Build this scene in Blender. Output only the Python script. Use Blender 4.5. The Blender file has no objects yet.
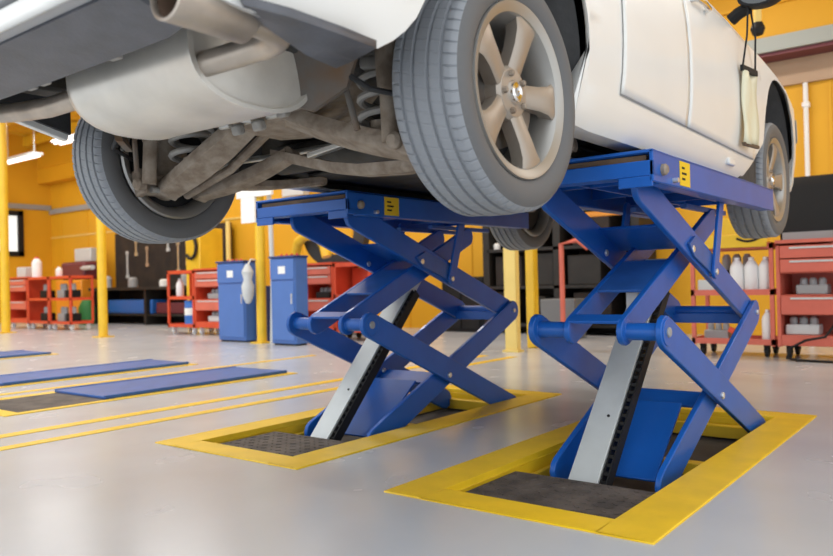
import bpy, math, random
from mathutils import Vector, Matrix
random.seed(7)
S = bpy.context.scene
C = S.collection
PI = math.pi

# ------------------------------------------------------------------ camera
cam_d = bpy.data.cameras.new('camera')
cam = bpy.data.objects.new('camera', cam_d); C.objects.link(cam)
YAW, PITCH, ROLL, FPX = math.radians(37.659), math.radians(.324), math.radians(-1.354), 761.9
fw0 = Vector((-math.sin(YAW), math.cos(YAW), 0)); ri = Vector((math.cos(YAW), math.sin(YAW), 0)); upv = Vector((0, 0, 1))
fw = fw0*math.cos(PITCH) + upv*math.sin(PITCH)
u0 = upv*math.cos(PITCH) - fw0*math.sin(PITCH)
Rv = ri*math.cos(ROLL) + u0*math.sin(ROLL)
Uv = u0*math.cos(ROLL) - ri*math.sin(ROLL)
m = Matrix((Rv, Uv, -fw)).transposed().to_4x4()
m.translation = Vector((0, 0, .72))
cam.matrix_world = m
cam_d.sensor_width = 36; cam_d.lens = FPX/833*36
cam_d.clip_start = .05; cam_d.clip_end = 200
cam_d.dof.use_dof = True; cam_d.dof.focus_distance = 2.7; cam_d.dof.aperture_fstop = 3.2
S.camera = cam

# ------------------------------------------------------------------ world, light, exposure
w = bpy.data.worlds.new('world'); S.world = w; w.use_nodes = True
bg = w.node_tree.nodes['Background']
bg.inputs[0].default_value = (.93, .97, 1.0, 1); bg.inputs[1].default_value = 1.3
S.view_settings.view_transform = 'Standard'; S.view_settings.look = 'None'
S.view_settings.exposure = 0.36; S.view_settings.gamma = 1; S.view_settings.use_curve_mapping = False

def area(name, loc, rot, sx, sy, e, col=(1, .98, .94)):
    d = bpy.data.lights.new(name, 'AREA'); d.shape = 'RECTANGLE'; d.size = sx; d.size_y = sy; d.energy = e; d.color = col
    o = bpy.data.objects.new(name, d); C.objects.link(o); o.location = loc; o.rotation_euler = rot
    return o
# area lights without fittings, added under the roof to brighten the hall
for i, (x, y) in enumerate([(-3, 7.6), (-7, 7.6), (-11, 7.6), (-15, 7.6), (1.5, 7.6), (-6, 4.6), (-10, 4.6), (-14, 4.6), (-18, 5.5)]):
    area('hall_fill_light', (x, y, 4.1), (0, 0, 0), 2.4, .3, 42)

# ------------------------------------------------------------------ materials
def mat(name, col, rough=.5, metal=0., noise=0., nscale=8., col2=None, bump=0., bscale=40., coat=0., spec=.5, trans=0., alpha=1.):
    mm = bpy.data.materials.new(name); mm.use_nodes = True
    nt = mm.node_tree; b = nt.nodes['Principled BSDF']
    b.inputs['Base Color'].default_value = (*col, 1); b.inputs['Roughness'].default_value = rough
    b.inputs['Metallic'].default_value = metal; b.inputs['Coat Weight'].default_value = coat
    b.inputs['Specular IOR Level'].default_value = spec
    b.inputs['Transmission Weight'].default_value = trans; b.inputs['Alpha'].default_value = alpha
    tc = nt.nodes.new('ShaderNodeTexCoord')
    if noise > 0 or col2:
        n = nt.nodes.new('ShaderNodeTexNoise'); n.inputs['Scale'].default_value = nscale; n.inputs['Detail'].default_value = 6
        nt.links.new(tc.outputs['Object'], n.inputs['Vector'])
        r = nt.nodes.new('ShaderNodeValToRGB')
        c2 = col2 if col2 else tuple(c*(1-noise) for c in col)
        r.color_ramp.elements[0].position = .35; r.color_ramp.elements[0].color = (*c2, 1)
        r.color_ramp.elements[1].position = .65; r.color_ramp.elements[1].color = (*col, 1)
        nt.links.new(n.outputs['Fac'], r.inputs['Fac']); nt.links.new(r.outputs['Color'], b.inputs['Base Color'])
    if bump > 0:
        n2 = nt.nodes.new('ShaderNodeTexNoise'); n2.inputs['Scale'].default_value = bscale; n2.inputs['Detail'].default_value = 4
        nt.links.new(tc.outputs['Object'], n2.inputs['Vector'])
        bp = nt.nodes.new('ShaderNodeBump'); bp.inputs['Strength'].default_value = bump; bp.inputs['Distance'].default_value = .01
        nt.links.new(n2.outputs['Fac'], bp.inputs['Height']); nt.links.new(bp.outputs['Normal'], b.inputs['Normal'])
    return mm
M = dict(
    white=mat('white car paint', (.84, .83, .80), .38, coat=.25, noise=.03, nscale=3),
    blue=mat('blue gloss enamel', (.010, .115, .49), .38, coat=.12, noise=.12, nscale=6, spec=.35),
    blue_dull=mat('blue enamel worn', (.028, .12, .42), .42, noise=.2, nscale=9),
    cabblue=mat('cabinet blue paint', (.075, .18, .50), .4, noise=.06, nscale=4),
    darkblue=mat('dark navy paint', (.02, .045, .17), .4),
    yellow=mat('yellow wall paint', (.77, .395, .010), .6, noise=.06, nscale=1.2),
    yfloor=mat('yellow floor paint', (.92, .60, .018), .38, noise=.12, nscale=7),
    ysteel=mat('yellow steel paint', (.86, .55, .03), .35, noise=.1, nscale=5),
    ypale=mat('pale yellow steel paint', (.88, .66, .20), .35, noise=.06, nscale=5),
    red=mat('red cart enamel', (.72, .085, .035), .35, noise=.1, nscale=6),
    redpale=mat('faded red cart enamel', (.70, .16, .11), .4, noise=.12, nscale=6),
    tire=None,
    rubber=mat('black rubber', (.03, .03, .032), .6),
    black=mat('black plastic', (.012, .012, .013), .6, spec=.3),
    dark=mat('dark underbody coating', (.075, .07, .064), .7, noise=.4, nscale=10, bump=.3),
    liner=mat('grey black wheel liner', (.055, .055, .057), .75, noise=.3, nscale=12, bump=.3),
    valance=mat('dark grey textured bumper plastic', (.115, .12, .14), .42, noise=.25, nscale=14, bump=.1, bscale=120),
    strip=mat('light grey bumper strip', (.44, .44, .45), .4),
    muffler=mat('dull aluminised exhaust steel', (.83, .79, .72), .36, metal=.42, noise=.2, nscale=5, bump=.08, bscale=18),
    exhaust=mat('heat tinted exhaust steel', (.60, .52, .44), .38, metal=.55, noise=.3, nscale=9),
    inside=mat('sooty pipe bore', (.12, .075, .05), .8),
    rust=mat('rusty suspension steel', (.36, .30, .24), .72, metal=.1, noise=.5, nscale=22, col2=(.23, .175, .13), bump=.3, bscale=60),
    rust_dark=mat('dark rusty sheet steel', (.15, .135, .12), .75, noise=.5, nscale=9, col2=(.17, .10, .055), bump=.2),
    steelgrey=mat('grey suspension steel', (.44, .42, .39), .6, metal=.2, noise=.35, nscale=14),
    alu=mat('bare aluminium', (.62, .61, .58), .4, metal=.7, noise=.15, nscale=10),
    rim=mat('champagne alloy wheel', (.40, .35, .30), .40, metal=.5, noise=.06, nscale=8),
    barrel=mat('bright alloy barrel', (.40, .39, .37), .38, metal=.7),
    chrome=mat('chrome', (.8, .8, .8), .15, metal=1),
    cover=mat('galvanised cover channel', (.63, .66, .66), .42, metal=.2, noise=.12, nscale=6),
    grey=mat('grey paint', (.33, .34, .35), .45),
    lgrey=mat('light grey paint', (.60, .62, .62), .5),
    plate=mat('worn dark checker plate', (.12, .10, .088), .7, noise=.5, nscale=9, col2=(.05, .043, .04), bump=.3, bscale=90),
    wood=mat('brown oily wood', (.16, .10, .06), .7, noise=.4, nscale=12),
    paper=mat('white paper', (.85, .85, .83), .7),
    bottle=mat('white plastic', (.86, .87, .88), .35),
    glass=mat('dark car glass', (.03, .035, .04), .05, coat=1),
    pane=None,
    seam=mat('grey door seal', (.42, .41, .39), .7),
    tan=mat('tan board', (.50, .34, .22), .7, noise=.08, nscale=2),
    gutter=mat('grey green steel beam', (.36, .39, .36), .5),
    maroon=mat('maroon edge trim', (.16, .03, .04), .5),
    roof=mat('yellow roof sheet', (.86, .50, .03), .5, noise=.08, nscale=2),
    shelf=mat('dark brown steel shelving', (.018, .014, .011), .6, noise=.4, nscale=7),
    dkbrown=mat('dark brown back board', (.032, .021, .015), .8, noise=.5, nscale=5, col2=(.014, .010, .009)),
    stick=mat('yellow sticker', (.88, .58, .02), .5),
    pouchm=mat('yellowed clear vinyl', (.80, .76, .56), .4, alpha=.97),
    green=mat('green plastic', (.03, .22, .06), .5),
    bblue=mat('bright blue plastic', (.03, .16, .55), .4),
    orange=mat('orange steel paint', (.80, .30, .02), .45),
    pitfloor=mat('grimy pit concrete', (.075, .07, .07), .7, noise=.5, nscale=5),
    steel_dark=mat('dark grey steel', (.16, .165, .17), .5),
    bright=mat('bright steel', (.75, .75, .74), .3, metal=.8),
)
# tyre: grey rubber with sipes running across the tread (bump from the angle round the axle)
def tire_mat():
    mm = bpy.data.materials.new('grey tyre rubber'); mm.use_nodes = True
    nt = mm.node_tree; b = nt.nodes['Principled BSDF']
    b.inputs['Base Color'].default_value = (.205, .215, .24, 1); b.inputs['Roughness'].default_value = .62
    tc = nt.nodes.new('ShaderNodeTexCoord'); sp = nt.nodes.new('ShaderNodeSeparateXYZ')
    nt.links.new(tc.outputs['Object'], sp.inputs[0])
    at = nt.nodes.new('ShaderNodeMath'); at.operation = 'ARCTAN2'
    nt.links.new(sp.outputs['Y'], at.inputs[0]); nt.links.new(sp.outputs['Z'], at.inputs[1])
    ml = nt.nodes.new('ShaderNodeMath'); ml.operation = 'MULTIPLY_ADD'; ml.inputs[1].default_value = 78
    xs = nt.nodes.new('ShaderNodeMath'); xs.operation = 'MULTIPLY'; xs.inputs[1].default_value = 42
    nt.links.new(sp.outputs['X'], xs.inputs[0]); nt.links.new(at.outputs[0], ml.inputs[0]); nt.links.new(xs.outputs[0], ml.inputs[2])
    sn = nt.nodes.new('ShaderNodeMath'); sn.operation = 'SINE'; nt.links.new(ml.outputs[0], sn.inputs[0])
    pw = nt.nodes.new('ShaderNodeMath'); pw.operation = 'GREATER_THAN'; pw.inputs[1].default_value = .86
    nt.links.new(sn.outputs[0], pw.inputs[0])
    # only on the tread (radius > 0.31)
    ln = nt.nodes.new('ShaderNodeVectorMath'); ln.operation = 'LENGTH'
    cb = nt.nodes.new('ShaderNodeCombineXYZ'); nt.links.new(sp.outputs['Y'], cb.inputs[1]); nt.links.new(sp.outputs['Z'], cb.inputs[2])
    nt.links.new(cb.outputs[0], ln.inputs[0])
    gt = nt.nodes.new('ShaderNodeMath'); gt.operation = 'GREATER_THAN'; gt.inputs[1].default_value = .3075
    nt.links.new(ln.outputs['Value'], gt.inputs[0])
    mu = nt.nodes.new('ShaderNodeMath'); mu.operation = 'MULTIPLY'; nt.links.new(pw.outputs[0], mu.inputs[0]); nt.links.new(gt.outputs[0], mu.inputs[1])
    bp = nt.nodes.new('ShaderNodeBump'); bp.invert = True; bp.inputs['Strength'].default_value = .1; bp.inputs['Distance'].default_value = .002
    nt.links.new(mu.outputs[0], bp.inputs['Height']); nt.links.new(bp.outputs['Normal'], b.inputs['Normal'])
    # lighter grey tread, darker grey sidewall rubber
    mx = nt.nodes.new('ShaderNodeMix'); mx.data_type = 'RGBA'
    mx.inputs[6].default_value = (.125, .126, .13, 1); mx.inputs[7].default_value = (.27, .285, .31, 1)
    nt.links.new(gt.outputs[0], mx.inputs[0]); nt.links.new(mx.outputs[2], b.inputs['Base Color'])
    return mm
M['tire'] = tire_mat()
# floor: glossy grey epoxy
def floor_mat():
    mm = bpy.data.materials.new('glossy grey epoxy floor'); mm.use_nodes = True
    nt = mm.node_tree; b = nt.nodes['Principled BSDF']
    tc = nt.nodes.new('ShaderNodeTexCoord')
    n = nt.nodes.new('ShaderNodeTexNoise'); n.inputs['Scale'].default_value = 1.3; n.inputs['Detail'].default_value = 8
    nt.links.new(tc.outputs['Object'], n.inputs['Vector'])
    r = nt.nodes.new('ShaderNodeValToRGB')
    r.color_ramp.elements[0].position = .3; r.color_ramp.elements[0].color = (.47, .495, .535, 1)
    r.color_ramp.elements[1].position = .7; r.color_ramp.elements[1].color = (.535, .56, .595, 1)
    nt.links.new(n.outputs['Fac'], r.inputs['Fac']); nt.links.new(r.outputs['Color'], b.inputs['Base Color'])
    n2 = nt.nodes.new('ShaderNodeTexNoise'); n2.inputs['Scale'].default_value = 3; n2.inputs['Detail'].default_value = 2
    nt.links.new(tc.outputs['Object'], n2.inputs['Vector'])
    mr = nt.nodes.new('ShaderNodeMapRange'); mr.inputs[3].default_value = .18; mr.inputs[4].default_value = .32
    nt.links.new(n2.outputs['Fac'], mr.inputs[0]); nt.links.new(mr.outputs[0], b.inputs['Roughness'])
    b.inputs['Specular IOR Level'].default_value = .45
    return mm
M['floor'] = floor_mat()
def emit_mat(name, col, s):
    mm = bpy.data.materials.new(name); mm.use_nodes = True
    b = mm.node_tree.nodes['Principled BSDF']
    b.inputs['Base Color'].default_value = (*col, 1); b.inputs['Emission Color'].default_value = (*col, 1); b.inputs['Emission Strength'].default_value = s
    return mm
M['tube'] = emit_mat('lit fluorescent tube', (1, .97, .9), 1.6)
M['pane'] = emit_mat('bright window pane', (.92, .95, .93), .55)

# ------------------------------------------------------------------ mesh builder
class MB:
    def __init__(s): s.v = []; s.f = []; s.m = []; s.sm = []
    def add(s, vs, fs, mi=0, smooth=False):
        o = len(s.v); s.v += [Vector(p) for p in vs]
        for f in fs: s.f.append([i+o for i in f]); s.m.append(mi); s.sm.append(smooth)
        return s
    def box(s, c, d, rot=None, mi=0):
        c = Vector(c); hx, hy, hz = d[0]/2, d[1]/2, d[2]/2
        ps = [Vector((x, y, z)) for x in (-hx, hx) for y in (-hy, hy) for z in (-hz, hz)]
        if rot is not None: ps = [rot @ p for p in ps]
        return s.add([c+p for p in ps], [(0, 1, 3, 2), (4, 6, 7, 5), (0, 4, 5, 1), (2, 3, 7, 6), (0, 2, 6, 4), (1, 5, 7, 3)], mi)
    def bb(s, x0, x1, y0, y1, z0, z1, mi=0):
        return s.box(((x0+x1)/2, (y0+y1)/2, (z0+z1)/2), (abs(x1-x0), abs(y1-y0), abs(z1-z0)), None, mi)
    def beam(s, p, q, wd, t, n, mi=0):          # wd across, t along n
        p, q, n = Vector(p), Vector(q), Vector(n).normalized(); a = (q-p).normalized(); n = (n - a*n.dot(a)).normalized(); b = a.cross(n)
        ps = [e + n*(i*t/2) + b*(j*wd/2) for e in (p, q) for i in (-1, 1) for j in (-1, 1)]
        return s.add(ps, [(0, 1, 3, 2), (4, 6, 7, 5), (0, 4, 5, 1), (2, 3, 7, 6), (0, 2, 6, 4), (1, 5, 7, 3)], mi)
    def tube(s, pts, r, n=12, caps=True, mi=0):
        pts = [Vector(p) for p in pts]; N = len(pts)
        rs = r if isinstance(r, (list, tuple)) else [r]*N
        vs = []; ref = None
        for i, p in enumerate(pts):
            t = (pts[min(i+1, N-1)] - pts[max(i-1, 0)]).normalized()
            if ref is None: ref = t.orthogonal().normalized()
            ref = (ref - t*ref.dot(t)).normalized(); b = t.cross(ref)
            for k in range(n):
                a = 2*PI*k/n; vs.append(p + ref*(math.cos(a)*rs[i]) + b*(math.sin(a)*rs[i]))
        fs = [(i*n+k, i*n+(k+1) % n, (i+1)*n+(k+1) % n, (i+1)*n+k) for i in range(N-1) for k in range(n)]
        s.add(vs, fs, mi, True)
        if caps: s.add(vs[:n], [tuple(range(n))[::-1]], mi); s.add(vs[-n:], [tuple(range(n))], mi)
        return s
    def lathe(s, prof, o, ax, n=32, closed=False, mi=0, smooth=True, cap=True):   # prof: (radius, distance along ax)
        o, ax = Vector(o), Vector(ax).normalized(); e1 = ax.orthogonal().normalized(); e2 = ax.cross(e1)
        L = len(prof); vs = []
        for k in range(n):
            a = 2*PI*k/n; d = e1*math.cos(a) + e2*math.sin(a)
            for r, h in prof: vs.append(o + ax*h + d*r)
        fs = []
        for k in range(n):
            k2 = (k+1) % n
            for i in range(L if closed else L-1):
                i2 = (i+1) % L; fs.append((k*L+i, k2*L+i, k2*L+i2, k*L+i2))
        s.add(vs, fs, mi, smooth)
        if not closed and cap:
            if prof[0][0] > 1e-5: s.add([vs[k*L] for k in range(n)], [tuple(range(n))], mi)
            if prof[-1][0] > 1e-5: s.add([vs[k*L+L-1] for k in range(n)], [tuple(range(n))[::-1]], mi)
        return s
    def prism(s, poly, fn, d0, d1, mi=0):       # poly 2D, fn(a, b, d) -> 3D
        n = len(poly); vs = [fn(a, b, d0) for a, b in poly] + [fn(a, b, d1) for a, b in poly]
        fs = [tuple(range(n))[::-1], tuple(range(n, 2*n))] + [(i, (i+1) % n, n+(i+1) % n, n+i) for i in range(n)]
        return s.add(vs, fs, mi)
    def arm(s, p, q, wd, x0, x1, k=6):          # round ended flat bar in the YZ plane, p and q = (y, z)
        p, q = Vector(p), Vector(q); a = math.atan2(q.y-p.y, q.x-p.x); r = wd/2; poly = []
        for c, st in ((p, a+PI/2), (q, a-PI/2)):
            for i in range(k+1):
                t = st + PI*i/k; poly.append((c.x+r*math.cos(t), c.y+r*math.sin(t)))
        return s.prism(poly, lambda y, z, d: (d, y, z), x0, x1)
    def loft(s, rings, closed=True, caps=True, mi=0, smooth=True):
        n = len(rings[0]); vs = [p for r in rings for p in r]; fs = []
        for i in range(len(rings)-1):
            for k in range(n if closed else n-1):
                fs.append((i*n+k, i*n+(k+1) % n, (i+1)*n+(k+1) % n, (i+1)*n+k))
        s.add(vs, fs, mi, smooth)
        if caps and closed: s.add(rings[0], [tuple(range(n))[::-1]], mi); s.add(rings[-1], [tuple(range(n))], mi)
        return s
    def build(s, name, mats, parent=None, bevel=0., solid=0., auto=35, subsurf=0):
        me = bpy.data.meshes.new(name)
        me.from_pydata([tuple(p) for p in s.v], [], s.f); me.update()
        if not isinstance(mats, (list, tuple)): mats = [mats]
        for x in mats: me.materials.append(x)
        for p, mi in zip(me.polygons, s.m): p.material_index = mi
        import bmesh
        b = bmesh.new(); b.from_mesh(me); bmesh.ops.remove_doubles(b, verts=b.verts, dist=1e-5)
        bmesh.ops.recalc_face_normals(b, faces=b.faces); b.to_mesh(me); b.free()
        me.shade_smooth(); me.set_sharp_from_angle(angle=math.radians(auto))
        o = bpy.data.objects.new(name, me); C.objects.link(o)
        if solid: md = o.modifiers.new('solid', 'SOLIDIFY'); md.thickness = solid; md.offset = 0
        if bevel: md = o.modifiers.new('bevel', 'BEVEL'); md.width = bevel; md.segments = 2; md.limit_method = 'ANGLE'; md.angle_limit = .6
        if parent is not None:
            o.parent = parent
            if parent in WORLD: o.location = -WORLD[parent]
        return o
WORLD = {}      # things whose parts are written in world coordinates -> base point
def tag(o, label, cat, group=None, kind=None):
    if label: o['label'] = label
    if cat: o['category'] = cat
    if group: o['group'] = group
    if kind: o['kind'] = kind
    return o
def thing(name, label, cat, base=(0, 0, 0), group=None, world=True, rz=0):
    o = bpy.data.objects.new(name, None); C.objects.link(o); o.empty_display_size = .1
    o.location = base; o.rotation_euler.z = rz
    if world: WORLD[o] = Vector(base)
    return tag(o, label, cat, group)
def struct(name, mb, mm, **k):
    o = mb.build(name, mm, **k); o['kind'] = 'structure'; return o
def copy_tree(o, parent=None):
    c = o.copy(); C.objects.link(c)
    if parent is not None: c.parent = parent
    for ch in list(o.children): copy_tree(ch, c)
    return c
def interp(x, tab):
    if x <= tab[0][0]: return tab[0][1]
    for (a, b), (c, d) in zip(tab, tab[1:]):
        if x <= c: return b + (d-b)*(x-a)/(c-a)
    return tab[-1][1]

# ------------------------------------------------------------------ setting
RX, LX, LDY = -1.235, -2.675, .057           # lift centre lines
PW, PY0, PY1, BR = .95, 2.0, 4.25, .165      # pit frame: width, near and far end, border
WALLY, LEFTX, CEIL = 9.5, -18.8, 4.45
holes = [(RX-PW/2+.02, RX+PW/2-.02, PY0+.02, PY1-.02), (LX-PW/2+.02, LX+PW/2-.02, PY0+LDY+.02, PY1+LDY-.02)]
xs_ = sorted({LEFTX, 7.} | {h[0] for h in holes} | {h[1] for h in holes}); ys_ = sorted({-5., WALLY} | {h[2] for h in holes} | {h[3] for h in holes})
fl = MB()
for x0, x1 in zip(xs_, xs_[1:]):
    for y0, y1 in zip(ys_, ys_[1:]):
        cx, cy = (x0+x1)/2, (y0+y1)/2
        if any(h[0] < cx < h[1] and h[2] < cy < h[3] for h in holes): continue
        fl.add([(x0, y0, 0), (x1, y0, 0), (x1, y1, 0), (x0, y1, 0)], [(0, 1, 2, 3)])
struct('floor', fl, M['floor'])
pb = MB()
for h in holes: pb.bb(h[0], h[1], h[2], h[3], -.16, -.12)
struct('floor_pit', pb, M['pitfloor'])
# far wall with ribs of pressed cladding
wb = MB(); wb.bb(LEFTX, 7, WALLY, WALLY+.1, 0, CEIL+.5)
x = LEFTX+.5
while x < 7: wb.bb(x, x+.03, WALLY-.012, WALLY+.01, 0, CEIL+.3); x += 1.2
struct('wall_back', wb, M['yellow'])
wl = MB(); wl.bb(LEFTX-.1, LEFTX, -5, 7.55, 0, CEIL+.5); wl.bb(LEFTX-.1, LEFTX, 8.75, WALLY+.1, 0, CEIL+.5)
wl.bb(LEFTX-.1, LEFTX, 7.55, 8.75, 0, 1.62); wl.bb(LEFTX-.1, LEFTX, 7.55, 8.75, 2.62, CEIL+.5)
struct('wall_left', wl, M['yellow'])
wf = MB()
for a, b_, c_, d_ in [(7.5, 7.62, 1.57, 2.67), (8.68, 8.8, 1.57, 2.67), (7.5, 8.8, 1.57, 1.69), (7.5, 8.8, 2.55, 2.67), (8.1, 8.16, 1.6, 2.6)]: wf.bb(LEFTX-.06, LEFTX+.05, a, b_, c_, d_)
wo = struct('window_1', wf, M['black'])
MB().bb(LEFTX-.05, LEFTX-.03, 7.6, 8.7, 1.65, 2.6).build('pane', M['pane'], wo)
# roof of pressed sheet: ridges run along the car bays
rf = MB(); pts = []
x = LEFTX-.2
while x < 7:
    pts += [(x, 0), (x+.28, 0), (x+.34, .07), (x+.50, .07), (x+.56, 0)]; x += .56
for y0, y1, z0, z1 in [(3.2, WALLY+.1, CEIL+.35, CEIL)]:
    vs = [(px, y0, z0+pz) for px, pz in pts] + [(px, y1, z1+pz) for px, pz in pts]; n = len(pts)
    rf.add(vs, [(i, i+1, n+i+1, n+i) for i in range(n-1)])
struct('ceiling', rf, M['roof'])
rb = MB()
for yy in (4.2, 5.9, 7.6, 8.9):
    z = CEIL + .35*(WALLY-yy)/(WALLY-3.2); rb.bb(LEFTX, 7, yy-.06, yy+.06, z-.24, z-.01)
struct('trim_1', rb, M['ysteel'])
struct('trim_2', MB().bb(LEFTX, 7, WALLY-.32, WALLY-.01, 3.36, CEIL-.02).bb(LEFTX, 7, WALLY-.36, WALLY-.3, 3.72, 3.76), M['yellow'])
struct('trim_3', MB().bb(-5.6, 7, WALLY-.38, WALLY-.01, 3.19, 3.355), M['gutter'])
struct('trim_4', MB().bb(-5.6, 7, WALLY-.34, WALLY-.01, 3.15, 3.188), M['maroon'])
struct('trim_5', MB().bb(-5.6, 7, WALLY-.05, WALLY-.005, 2.86, 3.148), M['tan'])
struct('trim_6', MB().bb(LEFTX+.01, LEFTX+.05, 5, WALLY-.02, 2.72, 2.84).bb(LEFTX+.02, -16.6, WALLY-.06, WALLY-.01, 2.62, 2.74), M['grey'])
struct('trim_7', MB().bb(LEFTX, -5.7, WALLY-.02, WALLY-.005, 2.02, 2.05), M['ypale'])
# floor markings
def strip(mb, x0, x1, y0, y1): mb.bb(x0, x1, y0, y1, .0005, .003)
fm = MB(); strip(fm, -4.02, -3.93, -1, 6.2); strip(fm, -3.70, -3.62, -1, 6.2)
fm2 = MB(); strip(fm2, -9.5, 4, 5.55, 5.64); fm3 = MB(); strip(fm3, -5.62, -5.55, 2.1, 5.5)
struct('trim_8', fm, M['yfloor']); struct('trim_9', fm3, M['yfloor'])

# ------------------------------------------------------------------ scissor lifts (written for the right one, then copied)
base = Vector((RX, 2.6, 0))
lift = thing('scissor_lift', 'blue scissor lift nearer the viewer, raised under the right side of the white car', 'car lift', base, 'raised scissor lifts under the white car')
X = lambda v: RX+v
XA = lambda v: RX+.02+v
P_ = dict(mid=(2.68, .522), mf=(4.08, .53), D=(2.75, -.045), C=(3.98, -.045), A=(2.66, 1.045), Bt=(3.75, .985), xu=(3.17, .83), xl=(3.31, .215), lk=(3.42, .735))
hw, t = .2645, .024
# yellow frame painted round the pit, with its inner walls
fr = MB(); x0, x1 = RX-PW/2, RX+PW/2
for a, b_, c_, d_ in [(x0, x0+BR, PY0, PY1), (x1-BR, x1, PY0, PY1), (x0+BR, x1-BR, PY0, PY0+.14), (x0+BR, x1-BR, PY1-.14, PY1)]: fr.bb(a, b_, c_, d_, -.02, .006)
for a, b_, c_, d_ in [(x0+BR-.012, x0+BR, PY0+.1, PY1-.1), (x1-BR, x1-BR+.012, PY0+.1, PY1-.1), (x0+BR, x1-BR, PY0+.128, PY0+.14), (x0+BR, x1-BR, PY1-.14, PY1-.128)]: fr.bb(a, b_, c_, d_, -.115, -.0195)
fr.build('pit_frame', M['yfloor'], lift, bevel=.004)
# lower base rails and cover plate
bs = MB()
for sx in (-1, 1): bs.bb(X(sx*.285-.012), X(sx*.285+.012), 2.16, 4.09, -.115, -.06)
bs.bb(X(-.29), X(.29), 4.02, 4.08, -.11, -.05); bs.bb(X(-.29), X(.29), 3.2, 3.26, -.11, -.06)
bs.build('base_rail', M['ysteel'], lift, bevel=.003)
cp = MB(); cp.bb(X(-.285), X(.285), 2.15, 2.57, -.04, -.022)
for i in range(12):
    for j in range(9):
        cp.box((X(-.26+.047*i), 2.18+.045*j, -.0215), (.026, .007, .004), Matrix.Rotation(.7 if (i+j) % 2 else -.7, 3, 'Z'))
cp.build('cover_plate', M['plate'], lift)
bp_ = MB(); bp_.beam((RX-.02, 2.84, -.06), (RX-.02, 3.17, .19), .37, .012, (0, -.6, .8)); bp_.build('brace_plate', M['blue'], lift, bevel=.003)
# arms
AW = .122
def pair(name, p, q, off, wd=AW, mm='blue'):
    for sx in (-1, 1):
        a = sx*off; MB().arm(P_[p], P_[q], wd, XA(a-t/2), XA(a+t/2)).build(name, M[mm], lift, bevel=.004)
pair('upper_outer_arm', 'A', 'mf', .185)
pair('upper_inner_arm', 'mid', 'Bt', .105, .105)
pair('lower_outer_arm', 'mid', 'C', hw-t/2)
pair('lower_inner_arm', 'mf', 'D', .211)
# reinforcing cheek on the outside of the upper outer arms
for sx in (-1, 1):
    a = sx*.203
    MB().prism([(3.12, .85), (3.2, .885), (3.45, .80), (3.45, .715), (3.18, .80)], lambda y, z, d: (d, y, z), XA(a-.006), XA(a+.006)).build('arm_cheek', M['blue_dull'], lift, bevel=.002)
    MB().arm(P_['lk'], (3.53, 1.05), .062, XA(sx*.217-.007), XA(sx*.217+.007)).build('link_bar', M['blue'], lift, bevel=.003)
def pin(y, z, xa, xb, r=.016, mm='bright', name='pivot_pin'):
    MB().lathe([(0, 0), (r*.8, 0), (r, .003), (r, xb-xa-.003), (r*.8, xb-xa), (0, xb-xa)], (XA(xa), y, z), (1, 0, 0), 20).build(name, M[mm], lift)
for k in ('xu', 'xl'):
    for sx in (-1, 1):
        e = sorted([sx*.165, sx*.212]) if k == 'xu' else sorted([sx*.19, sx*(hw+.010)]); pin(*P_[k], *e, r=.015)
for k in ('mf',):
    for sx in (-1, 1):
        e = sorted([sx*.165, sx*.232]); pin(*P_[k], *e, r=.013)
for sx in (-1, 1):
    e = sorted([sx*.19, sx*.231]); pin(*P_['lk'], *e, r=.014)
# short tubes at the near middle pivots, long tube at the far one
for sx in (-1, 1):
    o0, o1 = .108, hw
    e = sorted([sx*o0, sx*o1])
    tb = MB().lathe([(0, 0), (.045, 0), (.045, .010), (.032, .012), (.032, o1-o0-.026), (.05, o1-o0-.024), (.05, o1-o0+.004), (0, o1-o0+.004)], (XA(sx*o0), *P_['mid']), (sx, 0, 0), 24)
    tb.build('pivot_tube', M['blue'], lift, bevel=.002)
    pin(*P_['mid'], *sorted([sx*(hw-.01), sx*(hw+.012)]), r=.018, mm='grey')
MB().lathe([(0, 0), (.027, 0), (.027, .35), (0, .35)], (XA(-.175), 4.06, .535), (1, 0, 0), 20).build('cross_tube', M['blue'], lift)
MB().box((RX+.02, 4.02, .50), (.35, .012, .05)).build('cross_flat', M['blue'], lift, bevel=.002)
# cross plates between the arms
def cross(name, a, b_, f0, f1, off, wx, mm='blue', th=.012):
    p, q = Vector(P_[a]), Vector(P_[b_]); u = p.lerp(q, f0); v = p.lerp(q, f1); nrm = Vector((-(q-p).y, (q-p).x)).normalized()
    u += nrm*off; v += nrm*off
    MB().beam((RX+.02, u.x, u.y), (RX+.02, v.x, v.y), wx, th, (0, nrm.x, nrm.y)).build(name, M[mm], lift, bevel=.002)
cross('cross_plate', 'A', 'mf', .30, .47, .045, .35)
cross('cross_plate', 'mid', 'Bt', .22, .48, .045, .20, 'blue_dull')
cross('cross_plate', 'mid', 'Bt', -.02, .03, .046, .20)
cross('cross_plate', 'mf', 'D', .55, .63, 0, .40)
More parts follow.
